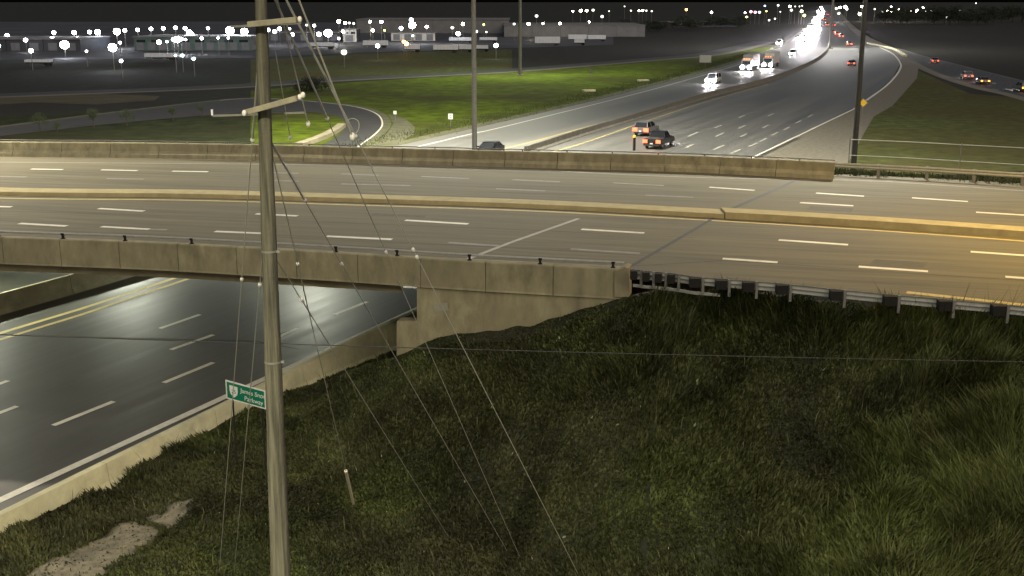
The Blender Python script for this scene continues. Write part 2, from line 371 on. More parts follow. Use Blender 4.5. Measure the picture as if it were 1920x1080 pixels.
# far ground: one sheet to the horizon, with the approach bank behind the bridge
crest2 = [v + Vector((0, 0, -.1)) for v in GL([(1575, 326), (1740, 334), (1920, 344), (2400, 372), (3400, 432)], 6.4)]
def far_z(P):
    d, zc, s = pl_dist(P, crest2)
    z = zc - .42 * np.maximum(d - 1.2, 0)
    return np.where(z > 0, z, 0) + np.where(z > 0, (fbm(P, 5, 8) - .5) * .3, 0) - .02
me = bpy.data.meshes.new('ground')
xs = np.concatenate([np.arange(12, 110, 1.5)]); ys = np.arange(58, 130, 1.5); nx, ny = len(xs), len(ys)
XX, YY = np.meshgrid(xs, ys); P = np.stack([XX.ravel(), YY.ravel()], 1); z = far_z(P)
d2, zc2, s2 = pl_dist(P, crest2)
ok = (s2 > 0) & (z > -.01) | ((d2 < 1.6))
okg = ok.reshape(ny, nx); okc = okg[:-1, :-1] & okg[1:, :-1] & okg[:-1, 1:] & okg[1:, 1:]
# let the skirt reach under the flat ground
zz2 = np.where(z <= 0, -.3, z); okg = ((s2 > 0) & (d2 < 19) | (d2 < 1.6)).reshape(ny, nx); okc = okg[:-1, :-1] & okg[1:, :-1] & okg[:-1, 1:] & okg[1:, 1:]
jj, ii = np.nonzero(okc); a = jj * nx + ii; F4 = np.stack([a, a + 1, a + nx + 1, a + nx], 1)
used = np.unique(F4); idx = -np.ones(len(P), int); idx[used] = np.arange(len(used))
me.from_pydata(np.column_stack([P[used], zz2[used]]).tolist(), [], idx[F4].tolist()); me.update(); me.materials.append(M['field'])
me.polygons.foreach_set('use_smooth', [True] * len(me.polygons))
me.name = 'approach_bank'; link('approach_bank', me, kind='structure')
g = MB(); g.add([(-5000, -60, -.05), (5000, -60, -.05), (5000, 9000, -.05), (-5000, 9000, -.05)], [(0, 1, 2, 3)])
g.build('ground', M['field_dark'], kind='structure')
# fields of different grass
def poly_sheet(name, px, z, m, parent=None, **kw):
    me = bpy.data.meshes.new(name); pts = GL(px, z); me.from_pydata([tuple(p) for p in pts], [], [tuple(range(len(pts)))]); me.update()
    if me.polygons[0].normal.z < 0: me.flip_normals()
    me.materials.append(m); return link(name, me, parent, **kw)
poly_sheet('grass_field', [(470, 170), (640, 155), (960, 136), (1200, 118), (1380, 96), (1470, 84), (1330, 133), (1200, 168), (960, 226), (860, 248), (760, 268), (700, 286), (470, 290)], -.02, M['bright_grass'], kind='structure')
poly_sheet('grass_field', [(470, 112), (700, 100), (960, 92), (960, 131), (640, 149), (470, 160)], -.03, M['field'], kind='structure')
M['verge_dark'] = mat('rough_dark_verge', (.042, .052, .02), .95, noise=(.015, .02, .008), scale=.4, bump=.9, bscale=1.5, big=(.05, (.03, .03, .014)), spec=.12)
M['dry_strip'] = mat('dry_brown_grass', (.085, .07, .03), .95, noise=(.04, .036, .015), scale=.3, bump=.6, bscale=1.5)
poly_sheet('dry_strip', [(-250, 196), (0, 177), (160, 175), (300, 180), (290, 188), (180, 196), (60, 192), (-200, 210)], -.025, M['dry_strip'], kind='structure')
poly_sheet('grass_field', [(-300, 225), (460, 205), (520, 205), (560, 290), (-300, 300)], -.03, M['verge_dark'], kind='structure')
poly_sheet('grass_field', [(1712, 128), (1760, 150), (1820, 176), (2100, 200), (2300, 300), (1540, 340), (1590, 268), (1650, 205), (1690, 160)], -.03, M['field'], kind='structure')

# ------------------------------------------------------------------ lower highway
hw = empty('highway', kind='structure')
# near part: right edge (barrier) to the median, passing beneath the bridge
rn = even(resample([bar_pts[0], bar_pts[1], bar_pts[3], bar_pts[5], G(1440, 296), G(1520, 258)], 10), 40)
ln = even(resample(GL([(-900, 830), (-420, 690), (0, 560), (300, 470), (700, 345), (960, 284), (1010, 268)]), 10), 40)
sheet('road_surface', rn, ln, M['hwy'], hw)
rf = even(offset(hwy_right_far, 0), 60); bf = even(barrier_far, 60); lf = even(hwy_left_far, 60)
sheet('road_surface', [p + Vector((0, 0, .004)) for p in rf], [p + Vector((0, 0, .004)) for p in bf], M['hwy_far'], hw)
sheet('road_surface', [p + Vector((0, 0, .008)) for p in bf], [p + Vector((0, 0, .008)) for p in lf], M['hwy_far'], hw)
rs = offset(rf, -.15, -.003); sheet('gravel_shoulder', rs, offset(rf, -5.0, -.012), M['shoulder'], hw)
sheet('gravel_shoulder', offset(lf, -.2, -.005), offset(lf, 2.2, -.014), M['gravel_dark'], hw)
poly_sheet('gravel_shoulder', [(1425, 296), (1600, 212), (1655, 190), (1620, 250), (1590, 306), (1440, 306)], .006, M['shoulder'], hw)
def px_line(name, px, z, w, m, parent, dz=.012, step=6): 
    return ribbon(name, resample(GL(px, z), step), w, m, parent, dz)
px_line('edge_line', [(-420, 1131), (0, 938), (388, 760), (775, 582), (1000, 480)], 0, .4, M['white_paint'], hw)
px_line('edge_line', [(1395, 303), (1410, 296), (1600, 205), (1625, 188)], 0, .3, M['white_paint'], hw)
ribbon('edge_line', smooth(GL([(1625, 188), (1665, 158), (1686, 133), (1688, 118), (1674, 101), (1650, 89)]), 8), .45, M['white_paint'], hw, .014)
px_line('yellow_edge_line', [(-200, 686), (0, 625), (150, 580), (300, 531), (420, 490)], 0, .34, M['yellow_paint'], hw)
px_line('yellow_edge_line', [(-200, 699), (0, 637), (150, 591), (300, 541), (420, 500)], 0, .3, M['yellow_paint'], hw)
for seg in [[(-120, 856), (-8, 811)] , [(100, 798), (213, 753)], [(307, 718), (400, 680)], [(513, 636), (558, 616)], [(628, 590), (688, 566)],
            [(-60, 797), (32, 762)], [(320, 656), (400, 628)], [(-40, 735), (15, 714)], [(300, 616), (375, 590)], [(200, 735-40), (232, 684)][:0]]:
    if seg: px_line('lane_dash', seg, 0, .28, M['white_paint'], hw)
# tyre-dark joint across the carriageway
px_line('road_joint', [(-60, 622), (0, 626), (160, 632), (480, 640), (620, 648), (742, 650)][:4] + [(560, 655)], 0, .12, M['tar'], hw, .009)
# far dashes (photo positions)
for seg in [[(1370, 288), (1388, 280)], [(1404, 275), (1420, 268)], [(1424, 266), (1437, 259)], [(1447, 254), (1458, 248)], [(1470, 244), (1480, 238)], [(1492, 231), (1502, 226)], [(1515, 220), (1524, 215)],
            [(1338, 281), (1358, 272)], [(1286, 277), (1300, 271)], [(1342, 256), (1357, 249)], [(1388, 257), (1400, 251)], [(1290, 256), (1308, 248)], [(1340, 240), (1352, 235)], [(1385, 241), (1397, 235)], [(1430, 240), (1441, 234)], [(1440, 218), (1450, 213)], [(1385, 221), (1396, 216)]]:
    px_line('lane_dash', seg, 0, .32, M['faint_far'], hw, .014)
yl = smooth(GL([(945, 279), (997, 266), (1100, 238), (1155, 223), (1210, 210), (1320, 178)]), 6); ribbon('yellow_edge_line', yl, .22, M['yellow_paint'], hw, .016)
ribbon('yellow_edge_line', smooth(GL([(1030, 287), (1110, 263), (1215, 226), (1330, 189), (1440, 158)]), 6), .22, M['yellow_paint'], hw, .016)
ribbon('edge_line', smooth(GL([(780, 276), (880, 252), (960, 234), (1200, 174), (1330, 138), (1420, 110)]), 6), .3, M['white_paint'], hw, .016)
# dashes across the far westbound lanes, laid between the edge and the barrier
for fr in (.35, .6):
    ctr = [a.lerp(b, fr) for a, b in zip(lf, bf)]; L = plen(ctr[:40]); t = 6
    while t < min(L, 330):
        a, _ = at_len(ctr, t); b, _ = at_len(ctr, t + 3.5); ribbon('lane_dash', [a, b], .24, M['faint_paint'], hw, .02); t += 12
# further eastbound lanes beyond the visible dashes
for fr in (.3, .52, .74):
    ctr = [a.lerp(b, fr) for a, b in zip(rf, bf)]; t = 95
    while t < 330:
        a, _ = at_len(ctr, t); b, _ = at_len(ctr, t + 3.5); ribbon('lane_dash', [a, b], .24, M['faint_paint'], hw, .02); t += 12

# ------------------------------------------------------------------ ramps and service roads
rp = empty('loop_ramp', kind='structure')
outer = smooth(GL([(690, 275), (722, 250), (733, 232), (722, 214), (690, 202), (640, 194), (560, 187), (450, 184), (250, 205), (0, 236), (-200, 262)]), 8)
inner = smooth(GL([(600, 275), (636, 252), (648, 236), (640, 222), (610, 213), (560, 209), (490, 210), (430, 213), (250, 228), (0, 255), (-200, 280)]), 8)
n = len(outer); sheet('road_surface', even(outer, n), even(inner, n), M['ramp'], rp)
k_out = even(outer, n)[:n * 6 // 10]; k_in = even(inner, n)
sheet('gravel_shoulder', offset(even(outer, n), -.0, .004), offset(even(outer, n), 1.4, .002)[:n], M['gravel_dark'], rp)
ribbon('edge_line', offset(k_out, 1.2), .22, M['white_paint'], rp, .012)
poly_sheet('gravel_shoulder', [(692, 276), (724, 252), (738, 232), (728, 214), (760, 222), (778, 238), (776, 252), (730, 276)], .004, M['gravel_dark'], rp)
kb = smooth(GL([(560, 276), (600, 262), (628, 248), (641, 238)]), 6); bm_ = MB()
bm_.loft([[p + n_ * (-.55) , p + n_ * (-.55) + Vector((0, 0, .5)), p + n_ * .55 + Vector((0, 0, .5)), p + n_ * .55] for p, n_ in zip(kb, normals2(kb))])
bm_.build('curved_kerb', M['conc'], label='pale curved concrete kerb inside the loop ramp behind the bridge', category='kerb')
fr_ = smooth(GL([(-200, 184), (0, 178), (160, 172), (300, 167), (450, 160), (600, 150), (780, 141), (960, 131), (1200, 112), (1330, 100), (1430, 78)]), 8)
sr = empty('service_road', kind='structure'); ribbon('road_surface', fr_, 7.5, M['ramp'], sr, .004); ribbon('gravel_shoulder', offset(fr_, -5.2), 3.0, M['shoulder'], sr, .002)
rr = empty('side_ramp', kind='structure')
ra = smooth(GL([(1640, 82), (1690, 92), (1730, 104), (1790, 119), (1850, 134), (1920, 151), (2200, 215)]), 8)
rb = smooth(GL([(1640, 92), (1700, 108), (1740, 128), (1790, 148), (1850, 166), (1920, 182), (2200, 262)]), 8)
sheet('road_surface', ra, rb, M['hwy'], rr); ribbon('edge_line', offset(ra, -.6), .3, M['faint_paint'], rr, .012)
ribbon('gravel_shoulder', offset(rb, -1.2), 2.6, M['shoulder'], rr, .003)
ka = smooth(GL([(1628, 82), (1655, 88), (1680, 95), (1697, 106)]), 6); bm_ = MB()
bm_.loft([[p + n_ * -.6, p + n_ * -.6 + Vector((0, 0, .45)), p + n_ * .6 + Vector((0, 0, .45)), p + n_ * .6] for p, n_ in zip(ka, normals2(ka))])
bm_.build('curved_kerb', M['conc_pale'], label='pale curved kerb where the side ramp meets the highway', category='kerb')
poly_sheet('freight_yard_pavement', [(-400, 116), (0, 112), (470, 108), (700, 98), (960, 90), (1150, 84), (1150, 60), (940, 48), (500, 40), (-400, 42)], -.02, M['yard'], kind='structure')

# ------------------------------------------------------------------ barriers of the lower highway
def jersey(name, pts, h, m, label, cat='barrier', top=.09, base=.3, seg=3.9, zfun=None, part='barrier_block'):
    t = empty(name, pts[0], 0, label, cat); L = plen(pts); k = 0; s = 0
    inv = Vector(pts[0])
    while s < L - .2:
        a, ta = at_len(pts, s + .02); b, tb = at_len(pts, min(L, s + seg - .02)); hh = h(s) if callable(h) else h
        hh2 = h(s + seg) if callable(h) else h
        m_ = MB(); rings = []
        for p, q in ((a, hh), (b, hh2)):
            tt = (b - a).normalized(); nn = Vector((-tt.y, tt.x, 0)); r = []
            for dx, dz in ((-base, 0), (-base, .08), (-top - .07, .34), (-top, q), (top, q), (top + .07, .34), (base, .08), (base, 0)):
                r.append(p - inv + nn * dx + Vector((0, 0, dz)))
            rings.append(r)
        m_.loft(rings); m_.build(part, m, t); s += seg; k += 1
    return t
jb = bar_pts
jersey('concrete_barrier', jb, lambda s: 1.0 + .62 * min(1, max(0, (s - plen(bar_pts[:5])) / (plen(bar_pts[:6]) - plen(bar_pts[:5])))), M['conc_pale'],
       'pale concrete barrier between the near lanes and the grass bank', top=.14, base=.34, seg=6)
jersey('concrete_barrier', GL([(-420, 718), (0, 588), (170, 540), (330, 492)]), 1.15, M['conc'],
       'concrete median barrier of the lower highway, seen under the bridge at left', seg=6)
jersey('concrete_barrier', [p for p in resample(barrier_far, 12) if p.y < 480], .95, M['conc_far'],
       'long concrete median barrier curving away behind the bridge', top=.12, base=.35, seg=9)
# concrete foot by the abutment
st = MB(); q = [bar_pts[4] + Vector((.45, -.3, 0)), bar_pts[5] + Vector((.45, -.3, 0)), bar_pts[5] + Vector((.8, -.8, 0)), bar_pts[4] + Vector((.8, -.8, 0))]
st.prism(q, (0, 0, .22)).build('slope_kerb', M['conc_pale'], label='pale concrete strip at the foot of the abutment beside the barrier', category='kerb')

# ------------------------------------------------------------------ bridge
br = empty('road_bridge', (0, 0, 0), 0, 'concrete overpass carrying six lanes across the lower highway', 'bridge')
ninner = len(near_top)
nn_ = normals2(near_top); fn = normals2(far_top)
# near parapet in cast panels (each with its fascia)
NT = even(near_top, 200); L = plen(NT)
npan = 15
for k in range(npan):
    s0, s1 = L * k / npan + .015, L * (k + 1) / npan - .015
    pts = [at_len(NT, s0 + (s1 - s0) * i / 4)[0] for i in range(5)]; nr = normals2(pts); rings = []
    for p, q in zip(pts, nr):
        z0 = Vector((p.x, p.y, 0)); rings.append([z0 + q * o_ + Vector((0, 0, zz_)) for o_, zz_ in ((-.02, 5.98), (0, 6.06), (0, 7.11), (.04, 7.15), (.34, 7.15), (.38, 7.11), (.42, 6.52), (.42, 5.98))])
    MB().loft(rings).build('parapet_panel', M['conc_stain'], br)
FT = even(far_top, 200); LF = plen(FT); npan = 22
for k in range(npan):
    s0, s1 = LF * k / npan + .02, LF * (k + 1) / npan - .02
    pts = [at_len(FT, s0 + (s1 - s0) * i / 3)[0] for i in range(4)]; nr = normals2(pts); rings = []
    for p, q in zip(pts, nr):
        z0 = Vector((p.x, p.y, 0)); rings.append([z0 + q * o_ + Vector((0, 0, zz_)) for o_, zz_ in ((-.25, 6.502), (-.2, 6.75), (-.0, 6.95), (0, 7.46), (.04, 7.5), (.36, 7.5), (.4, 7.46), (.4, 5.9), (-.25, 5.9))])
    MB().loft(rings).build('parapet_panel', M['conc_stain'], br)
# slab and girders
A = even(near_top, 40); B = even(far_top, 40)
m_ = MB(); 
m_.loft([[Vector((a.x, a.y + .44, 6.08)), Vector((a.x, a.y + .44, 6.485)), Vector((b.x, b.y - .26, 6.485)), Vector((b.x, b.y - .26, 6.08))] for a, b in zip(A[:34], B[:34])])
m_.build('deck_slab', M['conc'], br)
for k in range(9):
    m_ = MB(); fr0 = .04 + .92 * k / 8
    c0 = [a.lerp(b, fr0) for a, b in zip(A[:31], B[:31])]
    m_.loft([[Vector((p.x, p.y - .3, 5.45)), Vector((p.x, p.y - .3, 6.075)), Vector((p.x, p.y + .3, 6.075)), Vector((p.x, p.y + .3, 5.45))] for p in c0])
    m_.build('girder', M['conc'], br)
# abutment and wing wall with the stepped outline of the photograph
ab = [WP(781, 547), WP(781, 603), WP(743, 603), WP(743, 700), WP(900, 700), WP(1100, 660), WP(1172, 620), WP(1172, 507), WP(1166, 506), WP(781, 487)]
off = wall_n * -.0
MB().prism([p + wall_n * .05 - wall_n * .0 for p in ab], wall_n * .6).build('wing_wall', M['conc_stain'], br)
c0 = WP(781, 547); MB().prism([WP(800, 760) + wall_n * .7, WP(900, 760) + wall_n * .7, WP(900, 560) + wall_n * .7, WP(800, 560) + wall_n * .7], wall_n * 24 + wall_dir * 12).build('abutment', M['conc'], br)
# joint groove and pale repair patches on the wall
MB().prism([WP(821, 494) - wall_n * .0, WP(824, 494), WP(824, 528), WP(821, 528)], wall_n * .1).build('wall_joint', M['tar'], br)
M['patch'] = mat('grey_repair_mortar', (.36, .36, .30), .9, noise=(.28, .27, .2), scale=2.5)
for q in ([(758, 503), (818, 503), (818, 524), (790, 527), (758, 520)], [(828, 500), (846, 502), (848, 530), (828, 532)], [(812, 570), (838, 568), (840, 582), (814, 585)]):
    MB().prism([WP(*p) + wall_n * .03 for p in q], wall_n * .05).build('repair_patch', M['patch'], br)
# end post of the parapet
e0 = WP(1150, 506); MB().prism([WP(1153, 508) - wall_n * .1, WP(1153, 556) - wall_n * .1, WP(1180, 556) - wall_n * .1, WP(1180, 502) - wall_n * .1, WP(1172, 500) - wall_n * .1], wall_n * .7).build('end_post', M['conc'], br)
# metal railing on the near parapet
rail = [Vector((p.x, p.y, 7.36)) + q * .19 for p, q in zip(NT, normals2(NT))]
MB().path(even(rail, 40), .05, 8).build('hand_rail', M['galv'], br)
for px in (-120, 0 - 4, 114, 232, 356, 500, 627, 748, 876, 1010, 1146):
    j = min(range(len(rail)), key=lambda i: abs(960 + F * rail[i].x / (rail[i].y * CT + (CZ - rail[i].z) * ST) - px)); p = rail[j]
    m_ = MB(); m_.box((p.x, p.y, 7.24), (.09, .08, .2)); m_.box((p.x, p.y, 7.165), (.16, .14, .03)); m_.box((p.x, p.y, 7.355), (.14, .13, .08)); m_.build('rail_post', M['post'], br)
# small rail and posts on the far parapet
frl = [Vector((p.x, p.y, 7.62)) + q * .2 for p, q in zip(FT, normals2(FT))]
MB().path(even(frl, 40), .035, 6).build('hand_rail', M['galv_dull'], br)
for k in range(0, 26):
    p, _ = at_len(frl, LF * (k + .3) / 26); MB().box((p.x, p.y, 7.57), (.09, .09, .14)).build('rail_post', M['galv_dull'], br)

# ------------------------------------------------------------------ road over the bridge
dk = empty('road', kind='structure')
A = even(resample(road_near, 3), 90); B = even(resample(road_far, 3), 90)
def onx(line, n_, x0, x1):                                   # same x spacing for both edges
    out = []
    X = np.array([p.x for p in line]); Y = np.array([p.y for p in line])
    for x in np.linspace(x0, x1, n_): out.append(Vector((float(x), float(np.interp(x, X, Y)), ZD)))
    return out
RN = onx(road_near, 110, -48, 32); RF = onx(road_far, 110, -48, 60)
sheet('road_surface', RN, RF, M['deck'], dk)
med = median_n
def yshift(pts, dy): return [p + Vector((0, dy, 0)) for p in pts]
kx = G(1358, 410, ZD).x; ki = next(i for i, p in enumerate(med) if p.x > kx); kp = med[ki - 1].lerp(med[ki], (kx - med[ki - 1].x) / (med[ki].x - med[ki - 1].x))
for nm, seg, hgt, wid in (('median_kerb', med[:ki] + [kp], .22, 1.45), ('median_kerb', [kp + Vector((.06, 0, 0))] + med[ki:], .32, 1.35)):
    m_ = MB(); m_.loft([[p + Vector((0, 0, .0)), p + Vector((0, .06, hgt)), p + Vector((0, wid, hgt)), p + Vector((0, wid + .06, 0))] for p in seg]); m_.build(nm, M['yellow_conc'], dk)
ribbon('yellow_edge_line', yshift(med, -.75), .26, M['yellow_paint'], dk, .006)
ribbon('yellow_edge_line', yshift(med, 2.2), .22, M['yellow_paint'], dk, .006)
WPnt, FPnt = M['white_paint'], M['faint_paint']
dk_white = [[(-120, 412), (-40, 415)], [(36, 419), (125, 424)], [(190, 425), (280, 430)], [(403, 434), (500, 438)], [(612, 443), (735, 449)], [(1355, 485), (1458, 492)], [(1610, 500), (1740, 509)], [(1885, 519), (2010, 528)],
            [(-60, 386), (22, 388)], [(185, 391), (270, 396)], [(480, 401), (558, 405)], [(760, 413), (878, 420)], [(1090, 430), (1208, 437)], [(1460, 450), (1590, 459)], [(1820, 472), (1950, 481)],
            [(58, 317), (118, 318)], [(190, 318.5), (258, 320)], [(323, 321), (390, 322)], [(1330, 351), (1415, 357)], [(1530, 362), (1620, 368)], [(1710, 371), (1815, 378)], [(1500, 380), (1600, 386)], [(1830, 398), (1930, 404)]]
dk_faint = [[(280, 430), (313, 431)], [(840, 455), (935, 461)], [(1070, 467), (1200, 475)], [(510, 324), (560, 325)], [(640, 326), (710, 329)], [(790, 331), (880, 335)], [(960, 337), (1050, 341)], [(1150, 343), (1245, 348)],
            [(0, 331), (50, 332)], [(200, 335), (270, 336)], [(930, 354), (1022, 358)], [(1210, 366), (1300, 370)], [(500, 338), (560, 340)], [(640, 345), (770, 348)]]
for sgs, mm_ in ((dk_white, WPnt), (dk_faint, FPnt)):
    for sg in sgs: ribbon('lane_dash', GL(sg, ZD), .34, mm_, dk, .006)
ribbon('edge_line', smooth(GL([(-200, 303), (0, 304), (480, 308), (860, 313), (1280, 332), (1600, 338), (1760, 347), (1920, 358), (2200, 377)], ZD), 6), .3, M['faint_paint'], dk, .006)
ribbon('edge_line', smooth(GL([(1700, 548), (1920, 572), (2200, 604)], ZD), 6), .35, M['yellow_paint'], dk, .006)
for q_ in ([(1520, 386), (1600, 390), (1596, 398), (1512, 394)], [(1640, 486), (1740, 492), (1732, 501), (1630, 495)], [(700, 400), (800, 404), (796, 408), (694, 404)]):
    poly_sheet('asphalt_patch', q_, ZD + .003, M['ramp'] if False else M['patch_asphalt'], dk)
# joints across the deck
px_line('deck_joint', [(1180, 501), (1270, 449), (1350, 402)], ZD, .2, M['tar'], dk, .009)
px_line('deck_joint', [(1372, 392), (1430, 366), (1495, 337)], ZD, .26, M['tar'], dk, .009)
px_line('deck_joint', [(864, 491), (960, 454), (1085, 410)], ZD, .22, M['faint_far'], dk, .010)
px_line('tar_seam', [(1190, 499), (1355, 489), (1400, 490)][:2] + [(1120, 492)][:0], ZD, .07, M['tar'], dk, .008)
ribbon('tar_seam', smooth(GL([(-100, 394), (300, 404), (640, 418), (1000, 432), (1300, 446)], ZD), 5), .06, M['tar'], dk, .0075)
ribbon('tar_seam', smooth(GL([(500, 440), (900, 462), (1200, 479), (1420, 492), (1700, 512), (1950, 528)], ZD), 5), .06, M['tar'], dk, .0075)
ribbon('tar_seam', smooth(GL([(0, 322), (400, 328), (900, 345), (1300, 362), (1600, 377), (1900, 396)], ZD), 5), .06, M['tar'], dk, .0075)

# ------------------------------------------------------------------ guard rails
def wbeam(a, b, h=.31):                                     # W-profile section
    t = (b - a).normalized(); nn = Vector((-t.y, t.x, 0)); prof = [(0, -.155), (.05, -.10), (.05, -.06), (0, 0), (.05, .06), (.05, .10), (0, .155), (-.012, .155), (.035, .09), (.035, .06), (-.012, 0), (.035, -.06), (.035, -.10), (-.012, -.155)]
    return MB().loft([[p + nn * o_ + Vector((0, 0, z_)) for o_, z_ in prof] for p in (a, b)])
gr = empty('guard_rail', G(1180, 530, ZD), 0, 'steel guard rail with dark block posts along the near edge of the bank', 'guard rail'); g0 = Vector(gr.location)
postpx = [(1188, 514), (1211, 517), (1234, 519), (1258, 521), (1303, 528), (1352, 532), (1403, 536), (1466, 541), (1567, 552), (1668, 562), (1770, 571), (1871, 580), (1975, 591), (2080, 603)]
gp = [G(x, y, ZD + .62) - g0 for x, y in postpx]
for a, b in zip(gp[:-1], gp[1:]): wbeam(a + Vector((0, .16, 0)), b + Vector((0, .16, 0)) - (b - a).normalized() * .01).build('rail_beam', M['galv'], gr)
for k, p in enumerate(gp):
    pb = p - Vector((0, 0, .35))
    m_ = MB(); m_.box(p + Vector((0, .0, -.02)), (.40 if k > 3 else .24, .32, .33)); m_.build('spacer_block', M['post'], gr)
    m_ = MB(); m_.box(p + Vector((.27, -.14, -.12)), (.09, .09, .62)); m_.build('post', M['galv_dull'], gr)
    if k < 6 and k: MB().box((gp[k] + gp[k - 1]) / 2 + Vector((0, .1, -.45)), ((gp[k] - gp[k - 1]).length, .05, .1), math.atan2((gp[k] - gp[k - 1]).y, (gp[k] - gp[k - 1]).x)).build('lower_beam', M['galv'], gr)
gf = empty('guard_rail', G(1565, 315, ZD), 0, 'grey steel guard rail behind the bridge along the far grass bank', 'guard rail'); g0 = Vector(gf.location)
L2 = resample(GL([(1560, 309), (1740, 318), (1920, 329), (2300, 352)], ZD + .62), 3.8); L2 = [p - g0 for p in L2]
for a, b in zip(L2[:-1], L2[1:]):
    wbeam(b, a + (b - a).normalized() * .01).build('rail_beam', M['galv'], gf)
for p in L2: MB().box(p + Vector((0, .12, -.25)), (.16, .16, .85)).build('post', M['galv_dull'], gf)
# two-strand wire fence on the far bank
wf = empty('wire_fence', G(1600, 292, 6.2), 0, 'thin two strand wire fence running across the far grass bank', 'fence'); g0 = Vector(wf.location)
u = resample(GL([(1592, 256), (1680, 264), (1800, 270), (1920, 277), (2200, 293)], 6.6), 6); l_ = resample(GL([(1592, 291), (1700, 296), (1800, 302), (1920, 309), (2200, 326)], 6.6), 6)
yb = [Vector((a.x, a.y, 7.4)) for a in l_]
yb = [AY(960 + F * 0, 0, 1) for _ in range(0)]
low = smooth(GL([(1592, 291), (1700, 296), (1800, 302), (1920, 309), (2200, 326)], 6.0), 6)
up = []
for p in low:
    dep = p.y; up.append(p + Vector((0, 0, 1.15)))
MB().path([p - g0 for p in low], .03, 5).build('wire', M['galv'], wf); MB().path([p - g0 for p in up], .03, 5).build('wire', M['galv'], wf)
for k in range(0, len(low), 12): MB().tube(low[k] - g0 - Vector((0, 0, 3.0)), up[k] - g0 + Vector((0, 0, .1)), .035, .035, 6).build('post', M['galv_dull'], wf)

# ------------------------------------------------------------------ utility pole with crossarms
PY = 17.0; pb = AY(528, 1180, PY); pt = AY(487, 0, PY)
ax = (pt - pb).normalized()
def pole_at(py): 
    a = AY(486, -100, PY); b = AY(526, 1080, PY); t = (py + 100) / 1180; return a.lerp(b, t)
gz = .6
base = pole_at(2100); base = base * 1.0
foot = pole_at(1080) + (pole_at(1080) - pole_at(0)).normalized() * ((pole_at(1080).z - gz) / abs((pole_at(1080) - pole_at(0)).normalized().z))
top = pole_at(-260)
up_ = empty('utility_pole', foot, 0, 'tall weathered wooden utility pole with guy wires in the foreground', 'utility pole')
m_ = MB(); rings = []
for i in range(25):
    t = i / 24; c = (top - foot) * t; r = .086 + max(-.3, 17 - (foot + c).z) * .0082
    r += .004 * math.sin(i * 2.3)
    rings.append([c + Vector((math.cos(q) * r * (1 + .03 * math.sin(3 * q + i * .2)), math.sin(q) * r, 0)) for q in [2 * math.pi * k / 20 for k in range(20)]])
m_.loft(rings); o = m_.build('shaft', M['wood'], up_)
for p_ in o.data.polygons: p_.use_smooth = True
def U(px, py, Y=PY): return AY(px, py, Y) - foot
def arm(a, b, w, h):
    m = MB(); d = (b - a); t = d.normalized(); n_ = t.cross(Vector((0, 0, 1))).normalized(); u_ = n_.cross(t)
    m.loft([[p + n_ * w + u_ * h, p - n_ * w + u_ * h, p - n_ * w - u_ * h, p + n_ * w - u_ * h] for p in (a, b)]); return m
arm(U(466, 46, PY - .2), U(557, 37, PY - .35), .05, .042).build('crossarm', M['arm'], up_, bevel=.01)
arm(U(432, 50, PY + .5), U(565, 43, PY + .25), .016, .016).build('crossarm', M['galv_dull'], up_)
arm(U(460, 211, PY - .2), U(558, 184, PY - .35), .05, .042).build('crossarm', M['arm'], up_, bevel=.01)
arm(U(400, 217, PY + .5), U(572, 211, PY + .4), .016, .016).build('crossarm', M['galv_dull'], up_)
for px, py in ((458, 212), (562, 182), (568, 178), (562, 36)): 
    MB().ball(U(px, py, PY - .3), .035, 8, 6, 1.3).build('insulator', M['ceramic'], up_)
for py in (430, 640):
    c = pole_at(py) - foot; m_ = MB(); q_ = .086 + (17 - (foot + c).z) * .0082 + .009; m_.tube(c + Vector((0, 0, -.015)), c + Vector((0, 0, .015)), q_, q_, 20); m_.box(c + Vector((q_, -.03, 0)), (.08, .04, .04)); m_.build('pole_band', M['galv_dull'], up_)
def ground_hit(px, py):
    d = Vector(((px - 960) / F, CT - (py - 540) / F * ST, -(ST + (py - 540) / F * CT))); t = 5.0
    while t < 120:
        p = Vector((0, 0, CZ)) + d * t
        if p.z <= float(near_z(np.array([[p.x, p.y]]))[0]): return p
        t += .1
    return p
def guy(p0, end_px, marks, label, r=.010, rods=(), col='cable'):
    a = pole_at(p0); b = ground_hit(*end_px); t_ = empty('guy_wire', a, 0, label, 'guy wire', 'guy wires of the wooden pole')
    MB().tube(Vector((0, 0, 0)), b - a, r, r, 6).build('strand', M[col], t_)
    tot = b - a
    def on(py):                                            # where the wire crosses an image row
        lo, hi = 0, 1
        for _ in range(40):
            m = (lo + hi) / 2; p = a + tot * m; dep = p.y * CT + (CZ - p.z) * ST; yy = 540 + F * ((CZ - p.z) * CT - p.y * ST) / dep
            if yy < py: lo = m
            else: hi = m
        return tot * lo
    for py in marks:
        c = on(py); dr = tot.normalized(); s = c.length; sz = .62
        MB().tube(c - dr * .09 * sz, c - dr * .05 * sz, .02 * sz, .042 * sz, 10).tube(c - dr * .05 * sz, c + dr * .05 * sz, .048 * sz, .048 * sz, 10).tube(c + dr * .05 * sz, c + dr * .09 * sz, .042 * sz, .02 * sz, 10).build('insulator', M['ceramic'], t_)
    for p1, p2 in rods: MB().tube(on(p1), on(p2), .018, .018, 8).build('fibreglass_rod', M['galv'], t_); MB().ball(on(p2), .035, 8, 5).build('end_clamp', M['ceramic'], t_)
    return t_, a, b
guy(-100, (1085, 1078), (468, 482), 'rightmost guy wire sloping from the pole top to the grass', rods=((-60, 255),))
guy(-70, (975, 1045), (473,), 'second guy wire from the right, sloping down to the grass', rods=((-50, 222),), r=.009)
guy(215, (952, 1035), (495,), 'third guy wire from the right, starting at the lower crossarm', r=.009, rods=((220, 375),))
